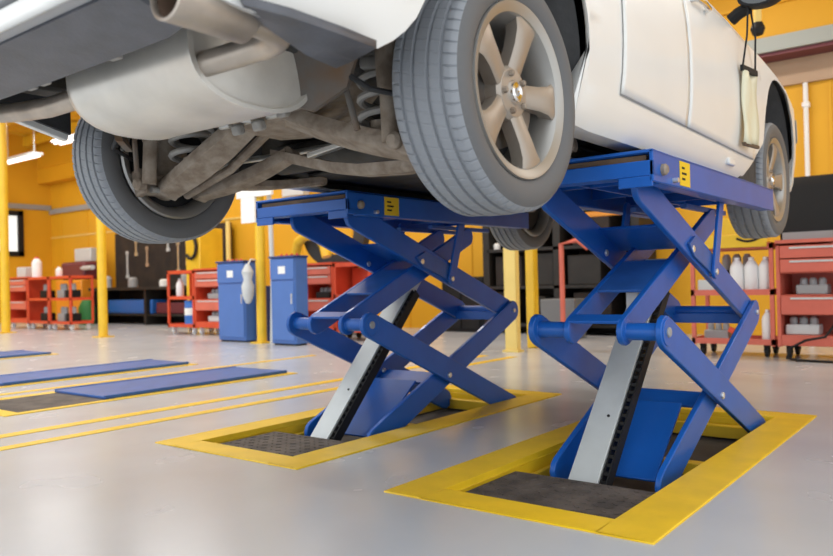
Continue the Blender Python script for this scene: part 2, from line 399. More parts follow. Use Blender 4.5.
# hydraulic ram under its galvanised cover, safety ladder beside it
c0, c1 = Vector((RX-.03, 2.62, -.045)), Vector((RX-.03, 3.43, .80))
cd = (c1-c0).normalized(); cn = Vector((0, -cd.z, cd.y))
cv = MB(); cv.beam(c0, c1, .118, .006, cn)
for sx in (-1, 1): cv.beam(c0+Vector((sx*.056, 0, 0))-cn*.022, c1+Vector((sx*.056, 0, 0))-cn*.022, .006, .045, cn)
cv.build('ram_cover', M['cover'], lift, bevel=.002)
rm = MB(); rm.tube([c0-cn*.05, c0.lerp(c1, .6)-cn*.05], .034, 16); rm.tube([c0.lerp(c1, .6)-cn*.05, c1-cn*.05], .02, 14); rm.build('hydraulic_ram', M['grey'], lift)
ld = MB()
for sx in (.066, .088): ld.beam(c0+Vector((sx, 0, 0))-cn*.03, c0.lerp(c1, .86)+Vector((sx, 0, 0))-cn*.03, .005, .05, cn)
for i in range(26):
    p = c0.lerp(c1, .02+.032*i)+Vector((.077, 0, 0))-cn*.012; ld.box(p, (.022, .016, .012), None)
ld.build('safety_ladder', M['black'], lift)
MB().lathe([(0, 0), (.006, 0), (.006, .004), (0, .004)], c0.lerp(c1, .26)+cn*.002+Vector((.02, 0, 0)), cn, 12).build('cover_screw', M['black'], lift)
# little white tag hanging under the cross plate
MB().box((X(.03), 3.0, .615), (.05, .006, .085)).build('hanging_tag', M['paper'], lift)
# platform
pl = MB(); q0, q1 = 2.50, 4.17; px = .315; zt = 1.148
pl.bb(X(-px), X(px), q0+.02, q1, zt-.012, zt)                                       # deck
for sx in (-1, 1):
    pl.bb(X(sx*px), X(sx*(px-.014)), q0, q1, zt-.108, zt-.0005)                      # side plates
    pl.bb(X(sx*px-sx*.014), X(sx*(px-.06)), q0+.1, q1-.05, zt-.108, zt-.096)         # inner rails
    pl.bb(X(sx*px-sx*.005), X(sx*(px-.125)), q0, q0+.012, zt-.125, zt-.0885)           # lugs at the end
pl.bb(X(-px), X(px), q0, q0+.012, zt-.088, zt-.036); pl.bb(X(-px), X(px), q0, q0+.03, zt-.010, zt+.001)
pl.bb(X(-px), X(px), q0+.012, q0+.09, zt-.088, zt-.080)
for yy in (2.9, 3.35, 3.75, 4.1): pl.bb(X(-px+.02), X(px-.02), yy, yy+.012, zt-.06, zt-.01)
for sx in (-.1, .1): pl.bb(X(sx)-.006, X(sx)+.006, q0+.2, q1-.1, zt-.06, zt-.01)
pl.build('platform', M['blue'], lift, bevel=.003)
MB().bb(X(-px+.03), X(px-.03), q0+.016, q0+.07, zt-.066, zt-.016).build('end_filler', M['wood'], lift)
for sx in (-1, 1): MB().bb(X(sx*.10), X(sx*.13), 3.4, 4.0, zt-.128, zt-.106).build('slide_track', M['blue_dull'], lift, bevel=.003)
sk = MB(); sk.bb(X(px), X(px)+.002, 2.76, 2.87, zt-.1, zt-.012)
for zz, wd_ in ((-.035, .03), (-.055, .05), (-.075, .035)): sk.bb(X(px)+.0018, X(px)+.0026, 2.78, 2.78+wd_, zt+zz-.004, zt+zz+.004, 1)
s_ = sk.build('warning_label', [M['stick'], M['black']], lift); s_['label'] = 'yellow warning sticker on the platform side'
MB().lathe([(0, 0), (.02, 0), (.02, .012), (.012, .02), (0, .02)], (X(px), 2.585, zt-.062), (1, 0, 0), 16).build('stop_bolt', M['rust'], lift)
MB().lathe([(0, 0), (.009, 0), (.009, .02), (0, .02)], (X(px), 2.69, zt-.09), (1, 0, 0), 12).build('small_bolt', M['bright'], lift)
lift2 = copy_tree(lift); lift2.location = base + Vector((LX-RX, LDY, 0))
lift2['label'] = 'blue scissor lift farther from the viewer, raised under the left side of the white car'

# rubber lifting pads between the platforms and the sills
def pad(x, y, label):
    o = MB().bb(-.07, .07, -.06, .06, 0, .029).build('rubber_pad', M['rubber'], bevel=.004); o.location = (x, y, zt+.001); tag(o, label, 'rubber pad', 'rubber lifting pads on the platforms')
pad(RX+.16, 2.72, 'black rubber block at the near end of the nearer blue lift platform')
pad(RX+.16, 3.80, 'black rubber block at the far end of the nearer blue lift platform')
pad(LX-.02, 2.80, 'black rubber block at the near end of the farther blue lift platform')
pad(LX-.02, 3.85, 'black rubber block at the far end of the farther blue lift platform')

# ------------------------------------------------------------------ the white car
XC, RY, FY, RZ_, FZ = -1.88, 1.775, 4.615, 1.220, 1.246
AC, AR, RA = 1.40, .395, 1.757
car = thing('car', 'white estate car raised on the two blue scissor lifts, seen from below its tail', 'car', (XC, 3.2, .88))
SIDE = [(1.18, .845), (1.21, .868), (1.26, .884), (1.295, .890), (1.32, .890), (1.40, .901), (1.50, .906), (1.62, .905), (1.74, .897), (1.85, .880), (1.93, .86), (2.02, .84)]
PF = [(.76, .78), (.78, .84), (.81, .895), (.86, .935), (.95, .965), (1.1, .985), (1.4, 1.), (3.9, 1.), (4.3, 1.012), (4.8, 1.012), (5.1, .985), (5.3, .91), (5.45, .75), (5.52, .6)]
ZT = [(.76, 1.80), (.80, 1.96), (.9, 2.0), (1.4, 2.01), (3.0, 1.98), (3.85, 1.925), (4.16, 1.875), (4.58, 1.825), (5.07, 1.72), (5.35, 1.58), (5.52, 1.40)]
def zlow(y):
    for c in (RA, FY):
        if abs(y-c) < AR: return AC + math.sqrt(max(AR*AR-(y-c)**2, 0))
    return interp(y, [(.772, 1.277), (.79, 1.262), (.812, 1.243), (.865, 1.216), (.95, 1.205), (1.16, 1.197), (1.21, 1.208), (1.25, 1.232), (1.30, 1.275), (1.34, 1.34), (1.36, 1.40), (1.4, 1.3), (2.2, 1.184), (4.0, 1.183), (5.1, 1.22), (5.52, 1.25)])
stations = [.762, .77, .785, .81, .85, .9, 1.0, 1.1, 1.16, 1.21, 1.25, 1.28, 1.31, 1.335]
def arch_st(c):
    L = [c-AR-.0006]
    for i in range(33): L.append(c - AR*math.cos(PI*i/32)*.9995)
    return L + [c+AR+.0006]
stations += arch_st(RA) + [2.25, 2.4, 2.6, 2.8, 3.0, 3.2, 3.4, 3.6, 3.8, 3.95, 4.08, 4.16] + arch_st(FY) + [5.08, 5.16, 5.24, 5.32, 5.39, 5.45, 5.49, 5.52]
def xhalf(y, z): return interp(y, PF)*interp(z, SIDE)
NR = 30
def half_ring(y, left):
    zl, zt_ = zlow(y), interp(y, ZT); half = []
    if left and y < 1.445: zl = interp(y, [(.76, 1.277), (.95, 1.31), (1.244, 1.345), (1.44, 1.293)])
    inarch = any(abs(y-c) < AR for c in (RA, FY))
    for k in range(NR+1):
        z = zl + (zt_-zl)*k/NR; yy = y
        lo = max(0., min(1., (AC-z)/.22))
        if not inarch:
            if abs(y-(RA+AR)) < .001: yy -= .075*max(0., min(1., (1.275-z)/.09))
            elif abs(y-(FY-AR)) < .001: yy -= .29*lo
            elif abs(y-4.16) < .001: yy -= .25*lo
            elif abs(y-4.08) < .001: yy -= .19*lo
            elif abs(y-3.95) < .001: yy -= .09*lo
        half.append((xhalf(yy, z), yy, z))
    h0 = half[0]; dd = .012 if inarch else (.02 if y < 1.4 else .09)
    low = [(h0[0]-dd, h0[1], h0[2]+.004)]
    top = half[-1]; w_ = top[0]
    up = [(w_*.97, y, top[2]+.018), (w_*.88, y, top[2]+.03), (w_*.6, y, top[2]+.042), (w_*.3, y, top[2]+.047)]
    return low+half+up
def ring(y):
    A_, B_ = half_ring(y, False), half_ring(y, True)
    return [(XC+a, b_, c_) for a, b_, c_ in A_] + [(XC, y, interp(y, ZT)+.048)] + [(XC-a, b_, c_) for a, b_, c_ in reversed(B_)]
rings = [ring(y) for y in stations]
bd = MB(); bd.loft(rings, closed=False, caps=False)
# tail and nose skins
for rr, yo in ((rings[0], -.012), (rings[-1], .02)):
    n = len(rr); h = n//2; vs = []; zc = 1.275
    for p in rr[1:-1]:
        vs += [p, (XC+(p[0]-XC)*.9, p[1]+yo, max(p[2], zc)), ]
    bd.add(vs, [(2*i, 2*i+1, 2*i+3, 2*i+2) for i in range(n-3)], 0, True)
    mid = [vs[2*i+1] for i in range(n-2)]
    bd.add(mid, [(i, i+1, n-4-i, n-3-i) for i in range((n-2)//2-1)], 0, True)
body = bd.build('body', [M['white'], M['liner']], car, solid=.008, auto=28)
out = sum(1 if (p.center.x-XC)*p.normal.x > 0 else -1 for p in body.data.polygons if abs(p.normal.x) > .5)
if out < 0: body.data.flip_normals()
md = body.modifiers['solid']; md.offset = -1; md.material_offset = 1

# doors: thin skins on both sides with a dark seam all round
def side_patch(y0, y1, z0, z1, off, ny=24, nz=20, sx=1, zf=None, zf0=None):
    mb = MB(); g = []
    for i in range(ny+1):
        y = y0+(y1-y0)*i/ny
        for k in range(nz+1):
            za = zf0(y) if zf0 else z0; zb = zf(y) if zf else z1
            z = za+(zb-za)*k/nz; g.append((XC+sx*(xhalf(y, z)+off), y, z))
    mb.add(g, [(i*(nz+1)+k, i*(nz+1)+k+1, (i+1)*(nz+1)+k+1, (i+1)*(nz+1)+k) for i in range(ny) for k in range(nz)], 0, True)
    return mb
zd = lambda y: interp(y, [(2.4, 1.325), (4.1, 1.297)])
ztd = lambda y: interp(y, ZT)-.02
for sx in (1, -1):
    for y0, y1 in ((2.40, 3.052), (3.062, 4.06)):
        d = side_patch(y0, y1, 0, 0, .0052, sx=sx, zf=ztd, zf0=zd).build('door', M['white'], car, solid=.004)
        yh = y0+.17 if y0 < 3 else 3.26
        hb = MB(); xh = XC+sx*(xhalf(yh, 1.85)+.03)
        hb.tube([(xh-sx*.03, yh-.10, 1.85), (xh, yh-.08, 1.853), (xh+sx*.004, yh, 1.856), (xh, yh+.08, 1.853), (xh-sx*.03, yh+.10, 1.85)], .012, 10)
        hb.build('door_handle', M['chrome'], d)
        side_patch(y0-.002, y1+.002, 0, 0, .0028, sx=sx, zf=ztd, zf0=lambda y: zd(y)-.006).build('door_seal', M['seam'], d, solid=.001)
    # jacking bulge on the sill
    MB().box((XC+sx*.884, 3.70, 1.245), (.02, .10, .035)).build('sill_cover', M['white'], car, bevel=.008)
# cabin: roof, pillars and glass
def cab_ring(y, zb, zr, wb_, wr):
    pts = [(wb_, zb), (wb_*.985, zb+.1*(zr-zb)), (wr*1.06, zb+.72*(zr-zb)), (wr, zb+.88*(zr-zb)), (wr*.86, zr-.012), (wr*.5, zr+.012), (0, zr+.02)]
    return [(XC+a, y, z) for a, z in pts] + [(XC-a, y, z) for a, z in reversed(pts[:-1])]
CAB = [(.84, 1.96, 1.98, .76, .74), (1.0, 1.97, 2.25, .80, .66), (1.15, 1.98, 2.40, .82, .63), (1.6, 1.98, 2.45, .835, .62), (2.4, 1.97, 2.47, .84, .62), (3.0, 1.96, 2.45, .84, .61), (3.35, 1.95, 2.38, .84, .60), (3.8, 1.93, 2.14, .83, .68), (4.1, 1.90, 1.93, .81, .78)]
cb = MB(); cb.loft([cab_ring(*c) for c in CAB], closed=False, caps=False); cb.build('roof', M['white'], car, solid=.01, auto=40)
def cab_at(y):
    return cab_ring(y, *[interp(y, [(c[0], c[k]) for c in CAB]) for k in range(1, 5)])
def glass(name, y0, y1, sx):
    mb = MB(); n = 8; g = []
    for i in range(n+1):
        r_ = cab_at(y0+(y1-y0)*i/n); a, b_ = (Vector(r_[1]), Vector(r_[2])) if sx > 0 else (Vector(r_[-2]), Vector(r_[-3]))
        for f in (.08, .95): p = a.lerp(b_, f); g.append((p.x+sx*.008, p.y, p.z+.003))
    mb.add(g, [(2*i, 2*i+1, 2*i+3, 2*i+2) for i in range(n)], 0, True); mb.build(name, M['glass'], car, solid=.004)
for sx in (1, -1):
    for a, b_ in ((1.2, 2.2), (2.28, 3.02), (3.1, 3.75)): glass('side_window', a, b_, sx)
def cross_glass(name, ya, yb, fz):
    ra, rb_ = cab_at(ya), cab_at(yb); mb = MB(); idx = range(3, 10)
    vs = [(ra[i][0], ra[i][1], ra[i][2]+fz) for i in idx] + [(rb_[i][0], rb_[i][1], rb_[i][2]+fz) for i in idx]; n = len(idx)
    mb.add(vs, [(i, i+1, n+i+1, n+i) for i in range(n-1)], 0, True); mb.build(name, M['glass'], car, solid=.004)
cross_glass('rear_window', .88, 1.12, .012); cross_glass('windscreen', 3.42, 4.02, .012)
# door mirrors (black shell, chrome edged glass)
for sx in (1, -1):
    xm = XC+sx*.99; mb = MB()
    mb.loft([[(xm+sx*.01+f*.105*math.cos(a), 3.86+dy, 2.035+f*.062*math.sin(a)*(1.1 if math.sin(a) > 0 else .9)) for a in [2*PI*k/20 for k in range(20)]] for dy, f in ((.085, .45), (.07, .72), (.03, .95), (-.02, 1), (-.045, .97))]); mb.tube([(xm-sx*.05, 3.88, 2.0), (xm-sx*.10, 3.885, 1.985), (xm-sx*.14, 3.89, 1.96)], .03, 10)
    mo = mb.build('door_mirror', M['black'], car); MB().loft([[(xm+sx*.01+.085*math.cos(a), 3.86+dy, 2.035+.046*math.sin(a)) for a in [2*PI*k/20 for k in range(20)]] for dy in (-.044, -.048)]).build('mirror_glass', M['glass'], mo)
# lamps front and rear
for sx in (1, -1):
    side_patch(5.12, 5.42, 1.52, 1.66, .008, 8, 5, sx).build('headlamp', M['barrel'], car, solid=.004)
    side_patch(.80, 1.02, 1.68, 1.92, .008, 8, 5, sx).build('tail_lamp', M['red'], car, solid=.004)

# dark bumper underside that sweeps from arch to arch
SEC = [((-.99, 1.165, 1.193), (-1.07, 1.125, 1.163)), ((-.99, 1.07, 1.196), (-1.085, 1.06, 1.178)), ((-1.005, .95, 1.203), (-1.085, .98, 1.203)), ((-1.04, .875, 1.213), (-1.09, .915, 1.235)), ((-1.075, .84, 1.31), (-1.10, .88, 1.315)),
       ((-1.245, .79, 1.312), (-1.235, .90, 1.312)), ((-1.28, .795, 1.277), (-1.29, .935, 1.250)), ((-1.36, .797, 1.279), (-1.36, .95, 1.246)), ((-1.60, .797, 1.280), (-1.60, .955, 1.246)), ((-1.88, .797, 1.280), (-1.88, .957, 1.246))]
full = SEC + [((2*XC-a[0], *a[1:]), (2*XC-b_[0], *b_[1:])) for a, b_ in reversed(SEC[6:-1])]
vb = MB(); vr = []
for a, b_ in full:
    a, b_ = Vector(a), Vector(b_); d = (b_-a)
    vr.append([a+Vector((0, 0, .014)), a, a.lerp(b_, .5)+Vector((0, 0, -.004)), b_-d.normalized()*.008+Vector((0, 0, -.004)), b_+Vector((0, 0, .004)), b_+d.normalized()*.004+Vector((0, 0, .03)), b_-d.normalized()*.02+Vector((0, 0, .035))])
vb.loft(vr, closed=False, caps=False)
val = vb.build('rear_valance', M['valance'], car, solid=.008, auto=30); val['label'] = 'dark grey plastic underside of the rear bumper'
for x in (-1.62, -1.95, -2.02):
    MB().bb(x-.02, x+.02, .95, .985, 1.252, 1.27).build('valance_clip', M['steelgrey'], val, bevel=.003)
st = MB(); st.bb(-2.42, -1.34, .752, .798, 1.283, 1.312); st.build('bumper_strip', M['strip'], car, bevel=.006)
st = MB(); st.bb(-2.36, -1.40, .742, .766, 1.322, 1.50); st.build('rear_bumper_panel', M['steel_dark'], car, bevel=.01)

MB().beam((-2.75, 1.12, 1.378), (-2.75, 1.455, 1.293), .04, .03, (1, 0, 0)).build('bumper_corner', M['white'], car, bevel=.004)
MB().prism([(1.0, 1.41), (1.455, 1.296), (1.455, 1.62), (1.0, 1.62)], lambda y, z, d: (d, y, z), -2.735, -2.72).build('corner_lining', M['liner'], car)
# underbody sheet
ub = MB(); UZ = [(.84, 1.37), (1.0, 1.43), (1.5, 1.47), (2.05, 1.43), (2.25, 1.27), (2.5, 1.235), (3.9, 1.235), (4.2, 1.34), (5.2, 1.34), (5.4, 1.27)]
ys = [.84, 1.0, 1.2, 1.36, 1.5, 1.8, 2.05, 2.17, 2.25, 2.5, 3.0, 3.5, 3.9, 4.05, 4.2, 4.5, 4.8, 5.02, 5.2, 5.4]; g = []
cols = [-1, -.8, -.35, -.16, -.12, .12, .16, .35, .8, 1]
for y in ys:
    hwd = .60 if (1.3 < y < 2.2 or 4.1 < y < 5.03) else min(.80, xhalf(y, 1.3)-.05)
    for c in cols:
        tun = .07 if abs(c) < .13 and y > 2.1 else 0
        g.append((XC+c*hwd, y, interp(y, UZ)+tun))
n = len(cols)
ub.add(g, [(i*n+k, i*n+k+1, (i+1)*n+k+1, (i+1)*n+k) for i in range(len(ys)-1) for k in range(n-1)])
ub.build('underbody', M['dark'], car, solid=.012, auto=25)
# flat trays along the floor
for x in (-2.3, -1.47): MB().bb(x-.2, x+.2, 2.45, 3.8, 1.212, 1.226).build('floor_tray', M['dark'], car, bevel=.004)
# wheel arch liners
for yc in (RA, FY):
    for sx in (1, -1):
        mb = MB(); N = 28; vs = []
        for i in range(N+1):
            a = math.radians(-30 + (180 if yc == RA else 240)*i/N); r_ = AR+.008
            y, z = yc+r_*math.cos(a), AC+r_*math.sin(a)
            if a < 0 or a > PI: y = yc+math.copysign(r_, math.cos(a)); z = AC+r_*math.sin(a)*.9
            for xx in (.866, .60): vs.append((XC+sx*xx, y, z))
        mb.add(vs, [(2*i, 2*i+1, 2*i+3, 2*i+2) for i in range(N)], 0, True)
        vs2 = [vs[2*i+1] for i in range(N+1)]; 
        if yc == FY: mb.add(vs2[4:-4], [tuple(range(N+1-8))])
        mb.build('wheel_arch_liner', M['liner'], car, solid=.004)
# splash guard behind each front wheel
for sx in (1, -1):
    MB().prism([(3.91, 1.19), (4.20, 1.46), (4.235, 1.44), (4.235, 1.14), (4.0, 1.165)], lambda y, z, d: (d, y, z), XC+sx*.78, XC+sx*.865).build('splash_guard', M['liner'], car, bevel=.006)

# wheels: part wheel (alloy), sub-parts tire, brake disc, nuts, cap
def wheel_meshes():
    rimb = MB()
    rimb.lathe([(.224, .098), (.233, .100), (.235, .093), (.218, .084), (.203, .07), (.196, .02), (.190, -.04), (.2, -.085), (.218, -.095), (.233, -.098), (.226, -.105), (.208, -.100), (.190, -.080), (.182, -.04), (.188, .02), (.196, .066), (.207, .09)], (0, 0, 0), (1, 0, 0), 64, closed=True, mi=1)
    for k in range(5):
        a = math.radians(72*k+2); ca, sa = math.cos(a), math.sin(a)
        def F(r_, tq, x): return (x, r_*ca - tq*sa, r_*sa + tq*ca)
        prof = [(.03, .020, .066), (.06, .032, .068), (.09, .032, .074), (.13, .034, .082), (.17, .040, .087), (.20, .054, .087), (.217, .066, .083)]
        rr_ = []
        for r_, h, x in prof:
            rr_.append([F(r_, -h, x-.006), F(r_, -h*.72, x), F(r_, h*.72, x), F(r_, h, x-.006), F(r_, h*.85, x-.045), F(r_, -h*.85, x-.045)])
        rimb.loft(rr_, closed=True)
    rimb.lathe([(0, .076), (.030, .076), (.034, .072), (.064, .070), (.074, .060), (.074, .02), (0, .02)], (0, 0, 0), (1, 0, 0), 40)
    return rimb
tp = []
def tire_prof():
    W = .108; p = [(.226, -.090), (.24, -.100), (.27, -.1075), (.295, -.106), (.312, -.098), (.322, -.088)]
    gx = [-.060, -.022, .022, .060]
    x = -.082; p.append((.3262, x))
    for gcen in gx:
        rr_ = .330-.9*gcen*gcen
        p += [(rr_, gcen-.0062), (rr_-.008, gcen-.0045), (rr_-.008, gcen+.0045), (rr_, gcen+.0062)]
    p += [(.3262, .082), (.322, .088), (.312, .098), (.295, .106), (.27, .1075), (.24, .100), (.226, .090), (.222, .07), (.222, -.07)]
    return [(.2335+(r_-.226)*(.323-.2335)/(.330-.226), x_) for r_, x_ in p]
def make_wheel(y, z, sx, first=None):
    if first is None:
        wr = wheel_meshes().build('wheel', [M['rim'], M['barrel']], car, auto=40)
        tb_ = MB(); prof = tire_prof(); NB = 68; vs = []; step = 2*PI/NB
        angs = [(k*step+da*step, cut) for k in range(NB) for da, cut in ((0, 0), (.08, 1), (.17, 1), (.25, 0), (.62, 0))]
        for a, cut in angs:
            for r_, x_ in prof:
                sk = a + (.9*x_ if abs(x_) < .085 else math.copysign(.0765, x_))
                d_ = 0.
                if cut and r_ > .3135: d_ = .004 if abs(x_) > .055 else .0013
                vs.append((x_, (r_-d_)*math.cos(sk), (r_-d_)*math.sin(sk)))
        L_, A_ = len(prof), len(angs)
        tb_.add(vs, [(k*L_+i, ((k+1) % A_)*L_+i, ((k+1) % A_)*L_+(i+1) % L_, k*L_+(i+1) % L_) for k in range(A_) for i in range(L_)], 0, True)
        tb_.build('tire', M['tire'], wr, auto=30)
        MB().lathe([(0, -.012), (.142, -.012), (.142, -.004), (.138, -.003), (.138, .003), (.142, .004), (.142, .012), (.085, .012), (.075, .03), (0, .03)], (-.005, 0, 0), (1, 0, 0), 40).build('brake_disc', M['rust_dark'], wr)
        MB().lathe([(0, -.11), (.05, -.11), (.065, -.09), (.065, -.02), (0, -.02)], (0, 0, 0), (1, 0, 0), 24).build('wheel_hub', M['rust'], wr)
        MB().lathe([(0, -.05), (.17, -.05), (.186, -.045), (.186, -.035), (.06, -.03), (0, -.03)], (0, 0, 0), (1, 0, 0), 40).build('brake_shield', M['black'], wr)
        for k in range(5):
            a = math.radians(72*k+38); MB().lathe([(0, .082), (.007, .082), (.009, .078), (.009, .055), (0, .055)], (0, .052*math.cos(a), .052*math.sin(a)), (1, 0, 0), 6, smooth=False).build('wheel_nut', M['rust'], wr)
        MB().lathe([(.010, .073), (.012, .082), (.020, .085), (.026, .082), (.028, .074)], (0, 0, 0), (1, 0, 0), 24).build('centre_cap', M['chrome'], wr)
        cal = MB(); 
        for i in range(7): pass
        cal.prism([(.16*math.cos(q), .16*math.sin(q)) for q in [-.9+.2*i for i in range(7)]]+[(.09*math.cos(q), .09*math.sin(q)) for q in [.3-.2*i for i in range(7)]], lambda a, b_, d: (d, a, b_), -.045, .035)
        cal.build('brake_caliper', M['rust'], wr, bevel=.008)
    else:
        wr = copy_tree(first, car)
    wr.location = Vector((XC+(.783 if sx > 0 else -.755), y, z)) - Vector(car.location)
    if sx < 0: wr.rotation_euler = (0, 0, PI)
    return wr
w1 = make_wheel(RY, RZ_, 1)
for a in ((FY, FZ, 1), (RY, RZ_, -1), (FY, FZ, -1)): make_wheel(*a, first=w1)

# exhaust: silencer across the tail with a tail pipe at each end
mb = MB(); rr_ = []
def oval(x, sy, sz, yc=1.245, zc=1.292, n=36):
    out = []
    for k in range(n):
        a = 2*PI*k/n; ca, sa = math.cos(a), math.sin(a); e = .8
        out.append((x, yc+sy*math.copysign(abs(ca)**e, ca), zc+sz*math.copysign(abs(sa)**e, sa)))
    return out
for x, f in [(-2.01, .5), (-2.005, .9), (-1.99, .985), (-1.975, 1.0), (-1.97, 1.012), (-1.96, 1.0), (-1.46, 1.0), (-1.45, 1.02), (-1.442, 1.02), (-1.440, .95), (-1.452, .92), (-1.45, .88), (-1.44, .6)]:
    rr_.append(oval(x, .195*f, .138*f))
mb.loft(rr_); muf = mb.build('muffler', M['muffler'], car, auto=45); muf['label'] = 'dull silver oval exhaust silencer across the tail'
MB().box((-1.75, 1.06, 1.42), (.03, .03, .08)).build('muffler_hanger', M['rubber'], muf)
def bez(a, b_, c_, d_, n=10):
    a, b_, c_, d_ = map(Vector, (a, b_, c_, d_)); return [a*(1-s)**3+b_*3*s*(1-s)**2+c_*3*s*s*(1-s)+d_*s**3 for s in [i/n for i in range(n+1)]]
def tail(xt, xe, sx, y0, y1, z, ze):
    mb = MB(); mb.lathe([(.041, .012), (.043, 0), (.046, .002), (.046, y1-y0-.01), (.030, y1-y0+.006), (0, y1-y0+.006)], (xt, y0, z), (0, 1, 0), 32, cap=False)
    o = mb.build('exhaust_tip', M['exhaust'], car, solid=.002, auto=50)
    MB().lathe([(0, .09), (.041, .09), (.0415, .012)], (xt, y0, z), (0, 1, 0), 28, cap=False).build('pipe_bore', M['inside'], o)
    MB().tube(bez((xt, y1-.02, z), (xt, y1+.08, z+.005), (xt-sx*.01, y1+.13, z), (xe+sx*.16, 1.10, ze), 10)+[(xe-sx*.02, 1.10, ze)], .029, 18).build('tail_pipe', M['exhaust'], car)
tail(-1.128, -1.44, 1, .775, .955, 1.226, 1.235)
tail(-2.56, -2.01, -1, .83, 1.0, 1.285, 1.25)
MB().tube([(-1.9, 1.40, 1.33), (-1.9, 1.6, 1.34), (-1.88, 2.1, 1.33), (-1.88, 2.4, 1.27), (-1.88, 4.2, 1.27)], .03, 14).build('exhaust_pipe', M['exhaust'], car)

# rear suspension, both sides
def stamped(p, q, wd, t_, n, name, mm='rust', bulge=0, parent=None):
    p, q, n = Vector(p), Vector(q), Vector(n).normalized(); a = (q-p).normalized(); n = (n-a*n.dot(a)).normalized(); b_ = a.cross(n); L = (q-p).length; rings_ = []
    for i in range(9):
        s = i/8; c = p.lerp(q, s) + n*(bulge*math.sin(PI*s)); h = wd/2*(1+.25*math.sin(PI*s)); k = t_/2
        rings_.append([c+b_*(-h)+n*k*.4, c+b_*(-h*.8)+n*k, c+b_*(h*.8)+n*k, c+b_*h+n*k*.4, c+b_*h-n*k, c+b_*(h*.75)-n*k, c+b_*(h*.7)+n*k*.4, c-b_*(h*.7)+n*k*.4, c-b_*(h*.75)-n*k, c-b_*h-n*k])
    mb = MB(); mb.loft(rings_)
    for e in (p, q): mb.lathe([(0, -wd*.42), (.026, -wd*.42), (.026, wd*.42), (0, wd*.42)], e, b_, 16)
    return mb.build(name, M[mm], parent or car, auto=40)
for sx in (1, -1):
    X2 = lambda d: XC+sx*d
    la = stamped((X2(.08), 1.66, 1.262), (X2(.60), 1.70, 1.085), .085, .045, (0, -.35, -1), 'control_arm', bulge=.015)
    MB().lathe([(0, -.012), (.012, -.012), (.012, .062), (0, .062)], (X2(.60), 1.64, 1.085), (0, 1, 0), 12).build('arm_bolt', M['steelgrey'], la)
    if sx < 0: stamped((X2(.20), 1.95, 1.20), (X2(.62), 1.86, 1.085), .06, .04, (0, -.2, -1), 'toe_link', bulge=.02)
    stamped((X2(.30), 1.60, 1.36), (X2(.62), 1.68, 1.32), .04, .03, (0, -.2, -1), 'upper_link', 'steelgrey')
    stamped((X2(.63), 2.52, 1.20), (X2(.66), 1.84, 1.14), .09, .035, (0, 0, -1), 'trailing_arm', bulge=.02)
    kn = MB(); kn.tube([(X2(.655), 1.71, 1.065), (X2(.66), 1.74, 1.14), (X2(.665), 1.765, 1.22), (X2(.655), 1.72, 1.32), (X2(.63), 1.69, 1.36)], [.034, .045, .06, .04, .028], 14)
    kn.box((X2(.66), 1.68, 1.11), (.06, .10, .08)); kn.build('wheel_knuckle', M['rust'], car, bevel=.01)
    # coil spring and damper
    sp = []
    for i in range(111):
        a = 2*PI*i/20; sp.append((X2(.46)+.066*math.cos(a), 1.70+.066*math.sin(a), 1.165+.295*i/110))
    MB().tube(sp, .0115, 8).build('coil_spring', M['steelgrey'], car)
    MB().lathe([(0, 0), (.07, 0), (.062, .03), (0, .03)], (X2(.46), 1.70, 1.46), (0, 0, 1), 24).build('spring_cap', M['rust'], car)
    ss = MB(); ss.lathe([(0, -.01), (.05, -.01), (.062, .004), (.062, .016), (.03, .02), (.03, .05), (0, .05)], (X2(.45), 1.70, 1.142), (0, 0, 1), 24); ss.build('spring_seat', M['rust'], car)
    MB().tube([(X2(.57), 1.60, 1.10), (X2(.56), 1.605, 1.28)], .026, 16).tube([(X2(.56), 1.605, 1.28), (X2(.54), 1.61, 1.50)], .011, 10).tube([(X2(.56), 1.605, 1.25), (X2(.548), 1.607, 1.42)], .031, 16).build('shock_absorber', M['rust'], car)
    # bracket and rail end behind the bumper corner
    hs = [(.385, 1.36, 1.20), (.44, 1.43, 1.18), (.53, 1.47, 1.235), (.585, 1.45, 1.31), (.56, 1.40, 1.42), (.45, 1.34, 1.42)]
    hb = MB(); hb.add([(X2(a), b_, c_) for a, b_, c_ in hs]+[(X2(a-.01), b_+.02, c_) for a, b_, c_ in hs], [tuple(range(6)), tuple(range(11, 5, -1))]+[(i, (i+1) % 6, 6+(i+1) % 6, 6+i) for i in range(6)]); hb.build('heat_shield', M['rust_dark'], car)
    MB().beam((X2(.40), .98, 1.36), (X2(.40), 2.2, 1.37), .10, .09, (0, 0, 1)).build('chassis_rail', M['dark'], car, bevel=.012)
    MB().tube([(X2(.74-.06), 1.60, 1.20), (X2(.60), 1.48, 1.22), (X2(.45), 1.45, 1.33), (X2(.42), 1.5, 1.42)], .008, 8).build('brake_hose', M['rubber'], car)
cm = MB(); cl = [(-2.16, 1.96, 1.215), (-2.06, 1.95, 1.19), (-1.95, 1.95, 1.16), (-1.84, 1.945, 1.13), (-1.70, 1.93, 1.105), (-1.5, 1.90, 1.09), (-1.28, 1.85, 1.085)]
cm.loft([[(x, y+.038*a, z+.024*b_) for a, b_ in ((-1, -.4), (-.7, -1), (.7, -1), (1, -.4), (1, .6), (.5, .3), (-.5, .3), (-1, .6))] for x, y, z in cl]); cm.build('lower_link', M['rust'], car, auto=40)
MB().beam((-1.93, 1.90, 1.175), (-1.72, 1.90, 1.20), .03, .02, (0, 0, 1)).build('heat_plate', M['alu'], car, bevel=.004)
for x, z in ((-1.83, 1.19), (-1.72, 1.215), (-1.93, 1.19)): MB().box((x, 1.585, z+.032), (.04, .03, .036), Matrix.Rotation(.3, 3, 'X')).build('mount_clip', M['steelgrey'], car, bevel=.008)
